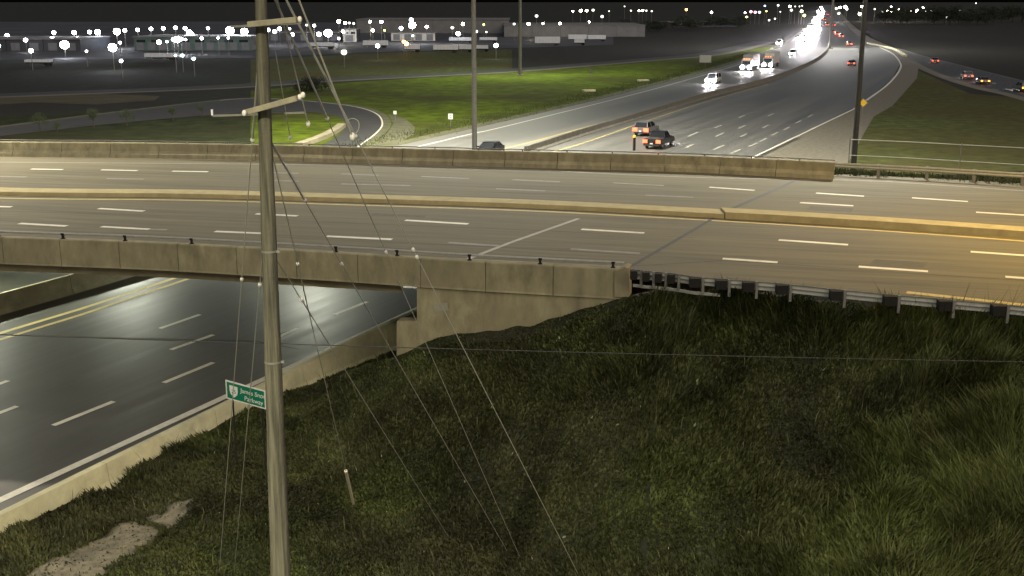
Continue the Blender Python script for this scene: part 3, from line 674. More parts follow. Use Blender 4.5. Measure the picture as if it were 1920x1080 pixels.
guy(425, (842, 1008), (562,), 'guy wire starting at the middle pole band with one bright white insulator', r=.009)
w5, a5, b5 = guy(200, (663, 946), (495,), 'short guy wire ending at the pale plastic guard in the grass', r=.010)
tot = (b5 - a5); dr = tot.normalized(); MB().tube(tot - dr * 4.2, tot + Vector((0, 0, .0)), .048, .048, 10).build('guy_guard', M['guard'], w5)
guy(20, (411, 1075), (524,), 'left guy wire falling beside the pole, farther of two', r=.009, rods=((40, 262),))
guy(330, (439, 1075), (534,), 'left guy wire falling beside the pole, nearer to it', r=.010)
# side cables that end on clamps above the bridge
def strand(name, a, b, r, label, m='cable', clamp=True, sag=0, cat='cable', group=None, n=12):
    a = Vector(a); b = Vector(b); t_ = empty(name, a, 0, label, cat, group); pts = []
    for i in range(n + 1):
        u_ = i / n; pts.append((b - a) * u_ - Vector((0, 0, sag * 4 * u_ * (1 - u_))))
    MB().path(pts, r, 6).build('strand', M[m], t_)
    if clamp: MB().ball(b - a, r * 3.2, 8, 6, 1.5).build('end_clamp', M['ceramic'], t_)
    return t_
strand('cable', AY(505, -60, 17), AY(578, 232, 19), .011, 'grey cable ending on a clamp just right of the pole')
strand('cable', AY(516, 95, 17.5), AY(544, 258, 18), .008, 'thin grey cable hanging close to the right side of the pole')
strand('cable', AY(545, -40, 16), AY(661, 256, 17.5), .014, 'thick grey cable sloping right, its clamp above the loop ramp')
lp = empty('cable_loop', AY(661, 256, 17.5), 0, 'slack cable loop joining the ends of the two thick cables', 'cable'); l0 = Vector(lp.location)
MB().path([p - l0 for p in smooth([AY(661, 256, 17.5), AY(672, 243, 17.5), AY(672, 228, 17.5), AY(662, 222, 17.5), AY(651, 225, 17.5)], 4)], .006, 6).build('strand', M['cable'], lp)
# long wire crossing low in front of the bank
strand('overhead_wire', AY(-300, 617, 26), AY(2300, 684, 34), .012, 'thin dark overhead wire crossing the whole view below the bridge', 'darkcable', False, .12, 'wire', n=30)

# ------------------------------------------------------------------ green road sign by the barrier
sc = [AY(424, 713, 38.0), AY(497, 733, 37.3), AY(498, 762, 37.3), AY(428, 746, 38.0)]
sg = empty('road_sign', (sc[0] + sc[2]) / 2 - Vector((0, 0, 2)), 0, 'green road name sign with white shield beside the wooden pole', 'sign'); s0 = Vector(sg.location)
xv = (sc[1] - sc[0]); wS = xv.length; xh = xv.normalized(); yv = (sc[3] - sc[0]); hS = abs(yv.z); up1 = Vector((0, 0, 1)); nS = xh.cross(up1).normalized()
if nS.y > 0: nS = -nS
def SP(u, v, d=0): return sc[0] - s0 + xv * u - Vector((0, 0, hS * v)) + nS * d
def rect(u0, v0, u1, v1, d0, d1): return MB().prism([SP(u0, v0, d0), SP(u1, v0, d0), SP(u1, v1, d0), SP(u0, v1, d0)], nS * (d1 - d0))
rect(-.015, -.03, 1.015, 1.03, 0, .015).build('border', M['sign_white'], sg)
rect(0.02, .05, .98, .95, .017, .024).build('panel', M['sign_green'], sg)
MB().prism([SP(u, v, .026) for u, v in ((.09, .2), (.30, .2), (.30, .5), (.28, .68), (.195, .86), (.11, .68), (.09, .5))], nS * .006).build('shield', M['sign_white'], sg)
def text(body, parent, loc, xdir, ndir, size, m, name='lettering', align='LEFT'):
    cu = bpy.data.curves.new(name, 'FONT'); cu.body = body; cu.size = size; cu.align_x = align; cu.extrude = .003
    t_ = bpy.data.objects.new('t', cu); COL.objects.link(t_); dg = bpy.context.evaluated_depsgraph_get(); me = bpy.data.meshes.new_from_object(t_.evaluated_get(dg)); bpy.data.objects.remove(t_)
    me.name = name; me.materials.clear(); me.materials.append(m); o_ = link(name, me, parent); yd = ndir.cross(xdir).normalized()
    o_.matrix_local = Matrix(((xdir.x, yd.x, ndir.x, loc.x), (xdir.y, yd.y, ndir.y, loc.y), (xdir.z, yd.z, ndir.z, loc.z), (0, 0, 0, 1))); return o_
text('25', sg, SP(.135, .62, .034), xh, nS, hS * .30, M['sign_green'])
text('James Snow', sg, SP(.37, .45, .026), xh, nS, hS * .36, M['sign_white'])
text('Parkway', sg, SP(.46, .84, .026), xh, nS, hS * .36, M['sign_white'])
for u_ in (.12, .88):
    p = SP(u_, .5, -.05); m_ = MB(); m_.box((p.x, p.y, p.z - 1.2), (.05, .05, 3.0)); m_.build('post', M['post'], sg)

# ------------------------------------------------------------------ light poles and off-frame lamp posts
def light_pole(base, h, r0, r1, label, power, color, name='light_pole', mm='galv_dull', ring=True, spot=165, arm_to=None, group=None):
    t_ = empty(name, base, 0, label, 'light pole', group)
    MB().tube((0, 0, 0), (0, 0, h), r0, r1, 14).build('mast', M[mm], t_)
    MB().box((0, 0, .12), (r0 * 3.4, r0 * 3.4, .3)).build('base_plate', M['conc'], t_)
    if arm_to: hx, hy = arm_to
    else: hx = hy = 0
    if arm_to:
        MB().tube((0, 0, h - .3), (hx, hy, h + .2), .07, .05, 8).build('arm', M['galv_dull'], t_)
        MB().box((hx, hy, h + .2), (.35, .8, .16)).build('lamp_head', M['galv_dull'], t_)
        MB().box((hx, hy, h + .105), (.26, .6, .03)).build('lens', M['lamp_warm'], t_); lz = h
    else:
        MB().tube((0, 0, h - .5), (0, 0, h + .1), r1 * 2.4, r1 * 2.4, 12).build('ring_hub', M['galv_dull'], t_)
        for k in range(4):
            a = k * math.pi / 2 + .3; MB().tube((0, 0, h - .2), (math.cos(a) * 1.1, math.sin(a) * 1.1, h - .2), .04, .04, 6).build('arm', M['galv_dull'], t_)
            MB().tube((math.cos(a) * 1.2, math.sin(a) * 1.2, h - .35), (math.cos(a) * 1.2, math.sin(a) * 1.2, h - .1), .3, .18, 10).build('lamp_head', M['galv_dull'], t_)
        lz = h - .6
    lamp_light('lamp', (hx, hy, lz), power, color, 'SPOT', .5, (0, 0, 0), t_, spot)
    return t_
WARM = (1, .62, .12); NEU = (1, .95, .77); COOL = (.93, 1, .93); SOFT = (1, .91, .62)
light_pole(G(890, 292, 0), 46, .30, .2, 'tall grey light pole standing just behind the bridge, nearest the centre', 720000, NEU)
light_pole(G(975, 142, 0), 44, .42, .28, 'slim distant light pole rising from the green field', 330000, (.95, 1, .8))
pC = G(1601, 300, 4.2); light_pole(pC + Vector((0, 0, -1.2)), 26, .24, .15, 'tall dark light pole by the right bank behind the bridge', 200000, NEU, mm='dark_mast')
light_pole(G(1556, 92, 0), 40, .5, .34, 'thin far light pole standing on the highway median', 1100000, (1, .97, .93))
# lamp posts of the bridge road and ramp that stand outside the picture
light_pole(Vector((31, 46.5, 6.4)), 16, .14, .08, 'street lamp right of the view beside the near kerb', 22000, WARM, arm_to=(-1.5, 2.6), spot=170)
light_pole(Vector((-62, 92.0, 6.4)), 28, .14, .08, 'street lamp left of the view beyond the bridge road', 330000, (1, .90, .70), arm_to=(0, -3), spot=170)
light_pole(Vector((-10, -8, .4)), 30, .3, .2, 'high mast lamp standing behind the viewpoint', 400000, SOFT, spot=150)
light_pole(Vector((-62, 62, .3)), 30, .3, .2, 'high mast lamp left of the view over the lower lanes', 170000, NEU, spot=150)
# lamps fixed under the bridge; the abutment one is added to brighten the dashes
for k, (x, y, p) in enumerate([(-27, 78.5, 2300), (-13, 73, 1300), (-33, 64, 3200)]):
    t_ = empty('underpass_lamp', (x, y, 5.3), 0, ['middle underpass lamp fixed under the far edge of the bridge', 'added lamp nearest the abutment, brightening the lane dashes under the bridge', 'underpass lamp above the median under the bridge'][k], 'lamp', 'lamps under the bridge')
    MB().box((0, 0, .1), (.7, .35, .18)).build('housing', M['galv_dull'], t_); MB().box((0, 0, -.005), (.6, .28, .02)).build('lens', M['lamp_warm'], t_)
    lamp_light('lamp', (0, 0, -.06), p, (.96, 1, .80), 'AREA', .6, (0, 0, 0), t_)

# ------------------------------------------------------------------ small signs and posts
def sign(px, py, z, w, h, m, label, ph=1.6, rz=0, shape='rect', lines=0, back=False):
    p = G(px, py, z); t_ = empty('road_sign', p, rz, label, 'sign')
    MB().tube((0, .04, -.3), (0, .04, ph + h), .045, .045, 6).build('post', M['galv_dull'], t_)
    b = MB()
    if shape == 'rect': b.box((0, 0, ph + h / 2), (w, .03, h))
    else: b.prism([(0, -.015, ph), (w / 2, -.015, ph + h / 2), (0, -.015, ph + h), (-w / 2, -.015, ph + h / 2)], (0, .03, 0))
    b.build('panel', m, t_)
    for k in range(lines): MB().box((0, -.02, ph + h * (k + 1) / (lines + 1)), (w * .55, .01, h * .09)).build('printing', M['black'], t_)
    return t_
sign(845, 240, 0, .65, .75, M['sign_white'], 'white sign with dark print on a post by the highway edge', 1.2, -.2, lines=2)
sign(741, 226, 0, .5, .5, M['sign_white'], 'small pale sign on the gravel outside the loop ramp', .9, -.2)
sign(1322, 126, 0, 3.0, 1.9, M['galv'], 'large grey sign board beside the far westbound lanes', 1.2, -.3)
sign(1617, 214, 0, 1.25, 1.25, M['sign_yellow'], 'yellow diamond warning sign just right of the dark light pole', 1.1, -.3, 'diamond')
sign(1108, 145, 0, .7, .9, M['galv_dull'], 'small grey sign in the green field left of the highway', 1.0, -.2)
sign(398, 219, 0, .3, .9, M['sign_white'], 'white marker post on the verge left of the wooden pole', .2, 0)
p = G(1189, 282, 0); t_ = empty('traffic_signal_post', p, 0, 'short dark post with a yellow cap behind the parapet', 'post')
MB().tube((0, 0, 0), (0, 0, 1.5), .17, .15, 8).build('shaft', M['post'], t_); MB().tube((0, 0, 1.5), (0, 0, 1.75), .2, .16, 8).build('cap', M['sign_yellow'], t_)
for px, py, w in ((986, 151, 2.6), (1104, 171, 2.6)):
    p = G(px + (0 if px > 1000 else 220), py, 0)
for px, py, lb in ((1206, 152, 'pale concrete culvert slab in the grass, upper of two'), (1104, 171, 'pale concrete culvert slab in the grass, lower of two')):
    p = G(px, py, 0); MB().box((p.x, p.y, .15), (2.3, 1.4, .35), .3).build('culvert_slab', M['conc_pale'], bevel=.03, label=lb, category='culvert')

# ------------------------------------------------------------------ vehicles
CAR = {}
def car_meshes(kind):
    if kind in CAR: return CAR[kind]
    w = {'sedan': .9, 'suv': .95, 'pickup': 1.0, 'van': 1.0}[kind]
    if kind == 'sedan': body = [(-2.3, .32), (-2.34, .7), (-2.25, .95), (-1.5, 1.02), (1.0, .98), (2.05, .82), (2.3, .62), (2.32, .3)]; cab = [(-1.75, 1.0), (-1.15, 1.42), (.15, 1.45), (1.1, .97)]; L_ = 2.3
    if kind == 'suv': body = [(-2.35, .4), (-2.4, .8), (-2.36, 1.12), (-1.5, 1.14), (1.0, 1.1), (2.1, 1.0), (2.35, .75), (2.36, .36)]; cab = [(-2.25, 1.12), (-1.95, 1.72), (.1, 1.75), (1.05, 1.08)]; L_ = 2.35
    if kind == 'pickup': body = [(-2.8, .5), (-2.85, .9), (-2.8, 1.18), (-.6, 1.2), (1.2, 1.15), (2.5, 1.08), (2.75, .8), (2.75, .45)]; cab = [(-.85, 1.18), (-.65, 1.82), (.55, 1.85), (1.35, 1.13)]; L_ = 2.8
    if kind == 'van': body = [(-2.6, .42), (-2.62, .9), (-2.6, 1.25), (-1.5, 1.27), (1.5, 1.2), (2.3, 1.0), (2.55, .75), (2.55, .38)]; cab = [(-2.58, 1.25), (-2.45, 2.05), (1.1, 2.1), (1.95, 1.1)]; L_ = 2.6
    D = {}; b = MB()
    secs = [(-w, .12), (-w + .1, 0), (w - .1, 0), (w, .12)]
    b.loft([[Vector((x * (1 - i_ * .04), y, z - (i_ * .05 if z > .8 else 0))) for x, z in body] for y, i_ in secs]); D['body'] = b
    c = MB(); wt = w * .78; cx = sum(x for x, z in cab) / 4
    c.loft([[Vector((x, s_ * (w * .93 if z < 1.3 else wt), z)) for x, z in cab] for s_ in (-1, 1)]); D['window'] = c
    r = MB(); x0, x1 = cab[1][0] + .05, cab[2][0] - .02; zt = cab[2][1]
    r.add([], []); r.box(((x0 + x1) / 2, 0, zt + .01), (x1 - x0 + .12, wt * 2 + .04, .06)); D['roof'] = r
    pill = MB()
    for s_ in (-1, 1):
        for (xa, za), (xb, zb) in ((cab[0], cab[1]), (cab[3], cab[2]), (((cab[0][0] + cab[3][0]) / 2, cab[0][1]), ((cab[1][0] + cab[2][0]) / 2, cab[1][1]))):
            pill.tube((xa, s_ * (w * .935), za), (xb, s_ * (wt + .012), zb), .05, .045, 5)
    D['pillar'] = pill
    wheel = MB(); wheel.tube((0, -.11, 0), (0, .11, 0), .34, .34, 16); rim = MB(); rim.tube((0, -.12, 0), (0, .12, 0), .2, .2, 10)
    D['tyre'] = wheel; D['rim'] = rim; D['w'] = w; D['L'] = L_; D['cab'] = cab; D['bz'] = body
    D['mirror'] = MB().box((0, 0, 0), (.12, .2, .14)); D['bumper'] = MB().box((0, 0, 0), (.14, w * 1.9, .2))
    D['plate'] = MB().box((0, 0, 0), (.02, .34, .13))
    D['lampq'] = MB().tube((-.04, 0, 0), (.04, 0, 0), .17, .17, 10); D['lampr'] = MB().box((0, 0, 0), (.08, .28, .2)); D['seam'] = MB().box((0, 0, 0), (.02, .02, .5))
    CAR[kind] = {'geo': D, 'me': {}}
    return CAR[kind]
def cm(C, key, m):
    k = (key, m.name)
    if k not in C['me']: C['me'][k] = C['geo'][key].mesh(key, m)
    return C['me'][k]
paint = {n_: colored(n_ + '_car_paint', c_) for n_, c_ in dict(black=(.012, .012, .014), grey=(.12, .12, .125), silver=(.4, .41, .42), white=(.7, .7, .68), red=(.3, .02, .02), blue=(.03, .05, .14)).items()}
def car(kind, pos, ang, color, label, rear='tail', front='head', detail=True, group=None, hs=1.0, ts=1.0, name=None, cat='car'):
    C = car_meshes(kind); D = C['geo']; t_ = empty(name or {'sedan': 'car', 'suv': 'car', 'pickup': 'pickup_truck', 'van': 'van'}[kind], pos, ang, label, cat, group)
    link('body', cm(C, 'body', paint[color]), t_); 
    if detail:
        link('window', cm(C, 'window', M['glass']), t_); link('roof', cm(C, 'roof', paint[color]), t_); link('pillar', cm(C, 'pillar', paint[color]), t_)
        for sx in (-1, 1):
            for sy in (-1, 1):
                wh = empty('wheel', (sx * D['L'] * .62, sy * (D['w'] - .08), .34)); wh.parent = t_; link('tyre', cm(C, 'tyre', M['rubber']), wh); link('rim', cm(C, 'rim', M['rim']), wh)
        for sy in (-1, 1): link('mirror', cm(C, 'mirror', paint[color]), t_, (D['cab'][3][0] - .15, sy * (D['w'] + .08), D['cab'][3][1] + .08))
        link('bumper', cm(C, 'bumper', M['rubber']), t_, (-D['L'] - .06, 0, .5)); link('number_plate', cm(C, 'plate', M['sign_white']), t_, (-D['L'] - .14, 0, .68))
        if kind == 'pickup': MB().box((-1.8, 0, 1.195), (1.8, 1.6, .02)).build('bed_cover', M['rubber'], t_)
    else: link('window', cm(C, 'window', M['glass']), t_)
    z = D['bz'][1][1]
    for sy in (-1, 1):
        link('tail_lamp', cm(C, 'lampr', M[rear]), t_, (-D['L'] - .03, sy * (D['w'] - .2), z + .02), scale=(1, ts, ts))
        if front: link('headlamp', cm(C, 'lampq', M[front]), t_, (D['L'] + .02, sy * (D['w'] - .28), .72), scale=(1, hs, hs))
    return t_
def truck(pos, ang, label, color='white', front='head', hs=1.0, amber=True, cat='truck'):
    t_ = empty('lorry', pos, ang, label, cat); pc = paint[color]
    prof = [(0, .6), (0, 3.0), (-.5, 3.35), (-2.2, 3.6), (-2.2, .6)]; prof = [(1.6, .55), (1.6, 1.35), (1.25, 1.5), (1.0, 2.5), (.5, 2.85), (-1.1, 3.1), (-1.1, .55)]
    MB().prism([(x, -1.15, z) for x, z in prof], (0, 2.3, 0)).build('cab', pc, t_, bevel=.06)
    MB().prism([(1.28, -1.0, 1.52), (1.05, -1.0, 2.45), (1.0, -1.0, 2.45), (1.2, -1.0, 1.52)], (0, 2.0, 0)).build('windscreen', M['glass'], t_, )
    MB().box((-6.3, 0, 2.45), (9.8, 2.5, 2.7)).build('trailer_box', paint['silver'] if color != 'silver' else paint['white'], t_, bevel=.05)
    MB().box((-5.5, 0, .95), (11, 1.0, .25)).build('chassis', M['rubber'], t_)
    MB().box((1.64, 0, .75), (.12, 2.2, .35)).build('bumper', M['galv'], t_); MB().box((1.63, 0, 1.15), (.05, 1.0, .4)).build('grille', M['galv_dull'], t_)
    for x in (.9, -1.6, -9.0, -10.2):
        for sy in (-1, 1):
            wh = empty('wheel', (x, sy * 1.05, .5)); wh.parent = t_; MB().tube((0, -.15, 0), (0, .15, 0), .5, .5, 16).build('tyre', M['rubber'], wh); MB().tube((0, -.16, 0), (0, .16, 0), .27, .27, 10).build('rim', M['rim'], wh)
    for sy in (-1, 1): MB().tube((1.66, sy * .85, .95), (1.72, sy * .85, .95), .19 * hs, .19 * hs, 10).build('headlamp', M[front], t_)
    if amber:
        for yy in (-.6, 0, .6): MB().box((.6, yy, 2.93), (.12, .2, .1)).build('marker_lamp', M['amber'], t_)
    for sy in (-1, 1): MB().box((-11.23, sy * 1.0, 1.1), (.05, .25, .25)).build('tail_lamp', M['tail'], t_)
    return t_
def heading(line, p):
    j = min(range(len(line) - 1), key=lambda i: ((line[i] + line[i + 1]) / 2 - p).length); d = line[j + 1] - line[j]; return math.atan2(d.y, d.x)
def place(kind, px, py, line, rev, *a, **k):
    p = G(px, py, .02); h = heading(line, p) + (math.pi if rev else 0); return car(kind, p, h, *a, **k)
place('pickup', 1236, 275, hwy_right_far, False, 'black', 'black pickup truck with lit tail lamps just beyond the parapet', rear='brake', cat='pickup', ts=1.9)
place('suv', 1212, 252, hwy_right_far, False, 'grey', 'grey car with bright orange brake lamps beside the black pickup', rear='brake', ts=2.3)
place('sedan', 918, 291, barrier_far, True, 'black', 'dark car half hidden behind the parapet in front of the light pole', rear='tail', front=None)
place('van', 1338, 156, barrier_far, True, 'silver', 'pale van with lit headlamps, nearest of the oncoming vehicles', cat='van', hs=2.4)
for px, py, col_, lb, hs in ((1400, 133, 'white', 'white lorry with bright headlamps behind the pale van', 2.2), (1440, 128, 'silver', 'lorry with amber roof markers, second behind the pale van', 2.2)):
    p = G(px, py, .02); truck(p, heading(barrier_far, p) + math.pi, lb, col_, 'head', hs)
place('suv', 1486, 104, barrier_far, True, 'white', 'oncoming car with warm headlamps below the glaring traffic', hs=1.5)
place('van', 1461, 84, barrier_far, True, 'white', 'oncoming van alone on the left edge of the far lanes', hs=1.7, cat='van')
ctr = [a.lerp(b, .5) for a, b in zip(rf, bf)]
place('sedan', 1597, 123, ctr, False, 'grey', 'lone car with two red tail lamps left of the dark light pole', rear='brake', front=None, ts=1.4)
for px, py, lb, kd in ((1592, 86, 'car with red tail lamps on the bend of the highway', 'suv'), (1577, 71, 'red lit car next ahead of the one on the bend', 'suv'), (1569, 66, 'red lit car left of its neighbour, ahead of the bend', 'sedan'), (1562, 62, 'dim red lit car third ahead of the bend', 'sedan'),
                       (1563, 49, 'red lit car at the right of the distant pair', 'suv'), (1551, 48, 'red lit car at the left of the distant pair', 'suv'), (1559, 33, 'small red lit car near the horizon', 'suv'), (1546, 38, 'small red lit car close to the oncoming glare', 'suv'), (1552, 28, 'smallest red lit car at the end of the highway', 'van')):
    place(kd, px, py, ctr, False, 'grey', lb, rear='brake', front=None, ts=2.0, detail=False)
for px, py, lb, rear, kd in ((1752, 118, 'car on the side ramp farthest left, red lamps lit', 'brake', 'sedan'), (1812, 148, 'car on the side ramp with a pair of pinkish red lamps', 'brake', 'suv'), (1842, 157, 'orange lit car following on the side ramp', 'amber', 'sedan'), (1915, 171, 'orange lit car at the right edge of the view', 'amber', 'suv')):
    place(kd, px, py, rb, True, 'grey', lb, rear=rear, ts=1.25)
# dense oncoming traffic far away
wb = [a.lerp(b, .5) for a, b in zip(lf, bf)]
dense = []
def along(line_px, n_, jit):
    P_ = [Vector((a, b, 0)) for a, b in line_px]
    for i in range(n_):
        q_, _ = at_len(P_, plen(P_) * i / (n_ - 1)); dense.append((q_.x + random.uniform(-jit, jit), q_.y + random.uniform(-1, 1)))
along([(1505, 91), (1512, 76), (1524, 58), (1531, 40), (1537, 24), (1541, 14)], 20, 5)
along([(1516, 84), (1528, 66), (1535, 50), (1538, 34), (1542, 22)], 12, 3)
along([(1498, 76), (1508, 68), (1518, 52)], 5, 2)
for i, (px, py) in enumerate(dense):
    p = G(px, py, .02); car(['suv', 'van', 'sedan'][i % 3], p, heading(barrier_far, p) + math.pi, ['white', 'grey', 'silver'][i % 3], 'oncoming vehicle with glaring headlamps in the dense far traffic', front='head_far', detail=False, group='oncoming traffic in the glare', hs=2.2 + p.y / 500)
# ------------------------------------------------------------------ yard lamps
ORD = ['first', 'second', 'third', 'fourth', 'fifth', 'sixth', 'seventh', 'eighth', 'ninth', 'tenth', 'eleventh', 'twelfth', 'thirteenth', 'fourteenth', 'fifteenth', 'sixteenth', 'seventeenth', 'eighteenth', 'nineteenth', 'twentieth'] 
ORD += ['twenty-' + o_ for o_ in ORD[:9]] + ['thirtieth'] + ['thirty-' + o_ for o_ in ORD[:9]] + ['fortieth'] + ['forty-' + o_ for o_ in ORD[:9]]
LM = {}
def yard_lamp(px, py, Y, kind, r, label, group):
    p = AY(px, py, Y)
    if p.z < 4: Y *= 13 / (17 - p.z); p = AY(px, py, Y)
    t_ = empty('yard_lamp', (p.x, p.y, 0), 0, label, 'lamp', group)
    k = max(1, round(p.z, 0)); key = ('m', k)
    if key not in LM: LM[key] = MB().tube((0, 0, 0), (0, 0, k), .11, .08, 6).mesh('mast', M['galv_dull'])
    link('mast', LM[key], t_, scale=(1, 1, p.z / k))
    key = (kind, r)
    if key not in LM: LM[key] = MB().ball((0, 0, 0), r, 10, 6, .9).mesh('lamp_globe', M[kind]); LM[('h', r)] = MB().tube((0, 0, r * .8), (0, 0, r * 1.15), r * .8, r * .3, 10).mesh('lamp_hood', M['galv_dull'])
    link('lamp_globe', LM[key], t_, (0, 0, p.z)); link('lamp_hood', LM[('h', r)], t_, (0, 0, p.z))
w, bgk, wm, ye, og, dm_, gn = 'lamp_white', 'lamp_big', 'lamp_warm', 'lamp_yellow', 'lamp_orange', 'lamp_dim', 'lamp_green'
rows = {
 'upper row of the left freight yard': (430, [(13, 66, w), (48, 75, w), (98, 72, w), (101, 61, w), (139, 61, w), (145, 70, w), (168, 60, w), (183, 60, bgk), (219, 59, bgk), (234, 57, w), (258, 56, w), (283, 54, w), (306, 53, w), (329, 52, w), (347, 53, w), (355, 61, bgk), (359, 66, bgk), (390, 53, w), (431, 57, bgk), (458, 59, bgk)]),
 'middle row of the left freight yard': (380, [(-2, 86, gn), (121, 84, bgk), (225, 80, w), (298, 79, w), (313, 78, w), (326, 74, w), (333, 74, bgk), (340, 73, w), (348, 74, w), (378, 72, w), (409, 71, w), (428, 71, w)]),
 'lowest row of the left freight yard': (300, [(58, 95, w), (162, 96, w), (211, 89, bgk), (227, 114, w), (329, 104, gn), (342, 104, gn), (363, 110, gn)]),
 'lit yard just right of the wooden pole': (460, [(503, 56, w), (515, 59, w), (524, 54, w), (543, 54, w), (548, 65, w), (575, 47, dm_), (589, 48, w), (598, 64, w), (615, 62, bgk), (635, 40, wm), (635, 72, w), (643, 59, wm), (647, 43, w), (655, 43, dm_)]),
 'warehouse yard left of the nearer light pole': (480, [(645, 98, dm_), (663, 44, dm_), (694, 41, wm), (699, 57, wm), (708, 86, w), (715, 41, wm), (721, 57, ye), (752, 53, w), (771, 37, w), (773, 47, bgk), (774, 67, gn), (757, 78, og), (762, 82, og), (800, 50, w), (848, 52, dm_), (859, 63, w), (868, 45, wm)]),
 'dark yard between the two light poles': (520, [(893, 59, dm_), (907, 46, ye), (912, 60, dm_), (930, 85, w), (964, 45, dm_)]),
 'wall of the long grey warehouse': (535, [(991, 45, wm), (1018, 44, wm), (1050, 44, wm), (1105, 41, wm), (1129, 31, dm_), (1006, 30, dm_)]),
 'far row above the grey warehouse': (900, [(1074, 21, wm), (1089, 20, wm), (1100, 20, wm), (1112, 19, dm_), (1142, 21, dm_), (1171, 12, dm_), (1183, 20, dm_), (1198, 20, wm), (1205, 20, wm), (1212, 20, dm_), (1222, 21, dm_), (1287, 18, og), (1334, 23, wm)]),
 'coloured cluster left of the oncoming glare': (850, [(1397, 24, w), (1400, 32, ye), (1408, 22, 'lamp_pink'), (1416, 23, 'lamp_pink'), (1424, 23, 'lamp_dim'), (1434, 11, 'lamp_blue'), (1437, 21, ye), (1459, 10, dm_), (1463, 22, dm_), (1481, 12, wm), (1484, 19, dm_), (1491, 12, dm_), (1499, 12, dm_), (1504, 11, dm_), (1503, 21, wm), (1508, 29, ye), (1442, 38, dm_), (1453, 35, dm_)]),
 'far row right of the oncoming glare': (950, [(1560, 15, wm), (1568, 16, dm_), (1573, 25, dm_), (1575, 14, wm), (1585, 13, w), (1588, 17, dm_), (1612, 26, wm), (1616, 12, wm), (1640, 17, dm_), (1655, 22, dm_), (1664, 21, wm), (1671, 13, w), (1672, 21, wm), (1686, 18, wm), (1698, 20, dm_), (1708, 20, wm), (1718, 21, wm), (1720, 19, wm), (1731, 14, w), (1737, 20, dm_), (1746, 21, dm_), (1760, 21, dm_), (1775, 32, dm_), (1800, 20, dm_), (1830, 6, dm_), (1862, 22, dm_)]),
}
for row, (Y, L_) in rows.items():
    L_ = sorted(L_)
    for i, (px, py, kd) in enumerate(L_):
        r = {bgk: 1.3, w: .72, gn: .55}.get(kd, .6) * (Y / 450); r = round(r * (1.0 if Y < 700 else .72) * random.choice((.6, .8, 1.0, 1.0, 1.2)), 2)
        cn = {w: 'white', bgk: 'very bright white', wm: 'warm white', ye: 'yellow', og: 'orange', dm_: 'dim', gn: 'greenish', 'lamp_pink': 'pink', 'lamp_blue': 'blue'}[kd]
        yard_lamp(px, py, Y + random.uniform(-12, 12), kd, r, f'{cn} lamp, {ORD[i]} from left in {row}', 'lamps of the ' + row)
p = G(236, 170, 0)

# ------------------------------------------------------------------ warehouses and trailers
def warehouse(x0, x1, ytop, Y, depth, m, label, doors=0, windows=0, ybase=None):
    a = AY(x0, ytop, Y); b = AY(x1, ytop, Y); h = a.z; t_ = empty('warehouse', (a.x, Y, 0), 0, label, 'warehouse'); w_ = b.x - a.x
    n_ = max(2, int(w_ / 12))
    for k in range(n_): MB().box((w_ * (k + .5) / n_, .2 + (k % 2) * .03, h / 2), (w_ / n_ - .15, .4, h)).build('wall_panel', m, t_)
    MB().box((w_ / 2, depth / 2 + .45, h / 2 - .05), (w_ - .4, depth, h - .1)).build('hall', M['wall_dark'], t_)
    MB().box((w_ / 2, depth / 2, h + .15), (w_ + .6, depth + .8, .3)).build('roof', M['roof'], t_)
    for k in range(doors): MB().box((w_ * (k + .5) / doors, -.06, 1.5), (min(3, w_ / doors * .6), .08, 2.6)).build('loading_door', M['door'], t_)
    for k in range(windows): MB().box((w_ * (k + .5) / windows, -.05, h * .72), (min(4, w_ / windows * .6), .08, .9)).build('window', M['glass'], t_)
    return t_
warehouse(-60, 150, 74, 400, 30, M['wall_dark'], 'low dark warehouse at the far left of the yard', 6)
warehouse(250, 470, 70, 405, 25, M['wall_teal_lit'], 'warehouse with teal lamplight in its wall colour under the brightest yard lamps', 10, 8)
warehouse(500, 640, 62, 500, 30, M['wall_dark'], 'dark warehouse right of the wooden pole', 5)
warehouse(642, 668, 55, 490, 14, M['wall_pale'], 'small pale building lit by one lamp beside the warehouse', 1, 2)
warehouse(668, 955, 37, 620, 50, M['wall_grey'], 'long warehouse with a pale roof line behind the yard', 12)
warehouse(733, 816, 62, 505, 12, M['wall_pale'], 'low bright white loading canopy in the yard', 4)
warehouse(945, 1210, 48, 560, 60, M['wall_grey'], 'large plain grey warehouse right of the thin light pole')
warehouse(1240, 1385, 42, 760, 30, M['wall_dark'], 'very dark low building beyond the field', 0, 6)
TR = None
def trailer(x0, x1, ytop, ybot, label, rows_=None, m='trailer'):
    p0 = G(x0, ybot, 0); Y = p0.y; a = AY(x0, ytop, Y); b = AY(x1, ytop, Y); L_ = b.x - a.x; h = a.z
    t_ = empty('semi_trailer', (a.x, Y, 0), 0, label, 'trailer', 'trailers parked in the yard')
    MB().box((L_ / 2, 1.3, h / 2 + .5), (L_, 2.6, h - 1.0)).build('box_body', M[m], t_, bevel=.05); MB().box((L_ / 2, 1.3, .8), (L_ * .95, 1.1, .25)).build('chassis', M['rubber'], t_)
    for x in (L_ * .82, L_ * .9):
        for y in (.3, 2.3): MB().tube((x, y - .15, .5), (x, y + .15, .5), .5, .5, 12).build('wheel', M['rubber'], t_)
    for s_ in (-.25, .25): MB().box((L_ * .2, 1.3 + s_ * 3, .5), (.12, .12, .9)).build('landing_leg', M['galv_dull'], t_)
    n_ = 8
    for k in range(n_): MB().box((L_ * (k + .5) / n_, -.02, h / 2 + .5), (.06, .04, h - 1.1)).build('side_rib', M['galv'], t_)
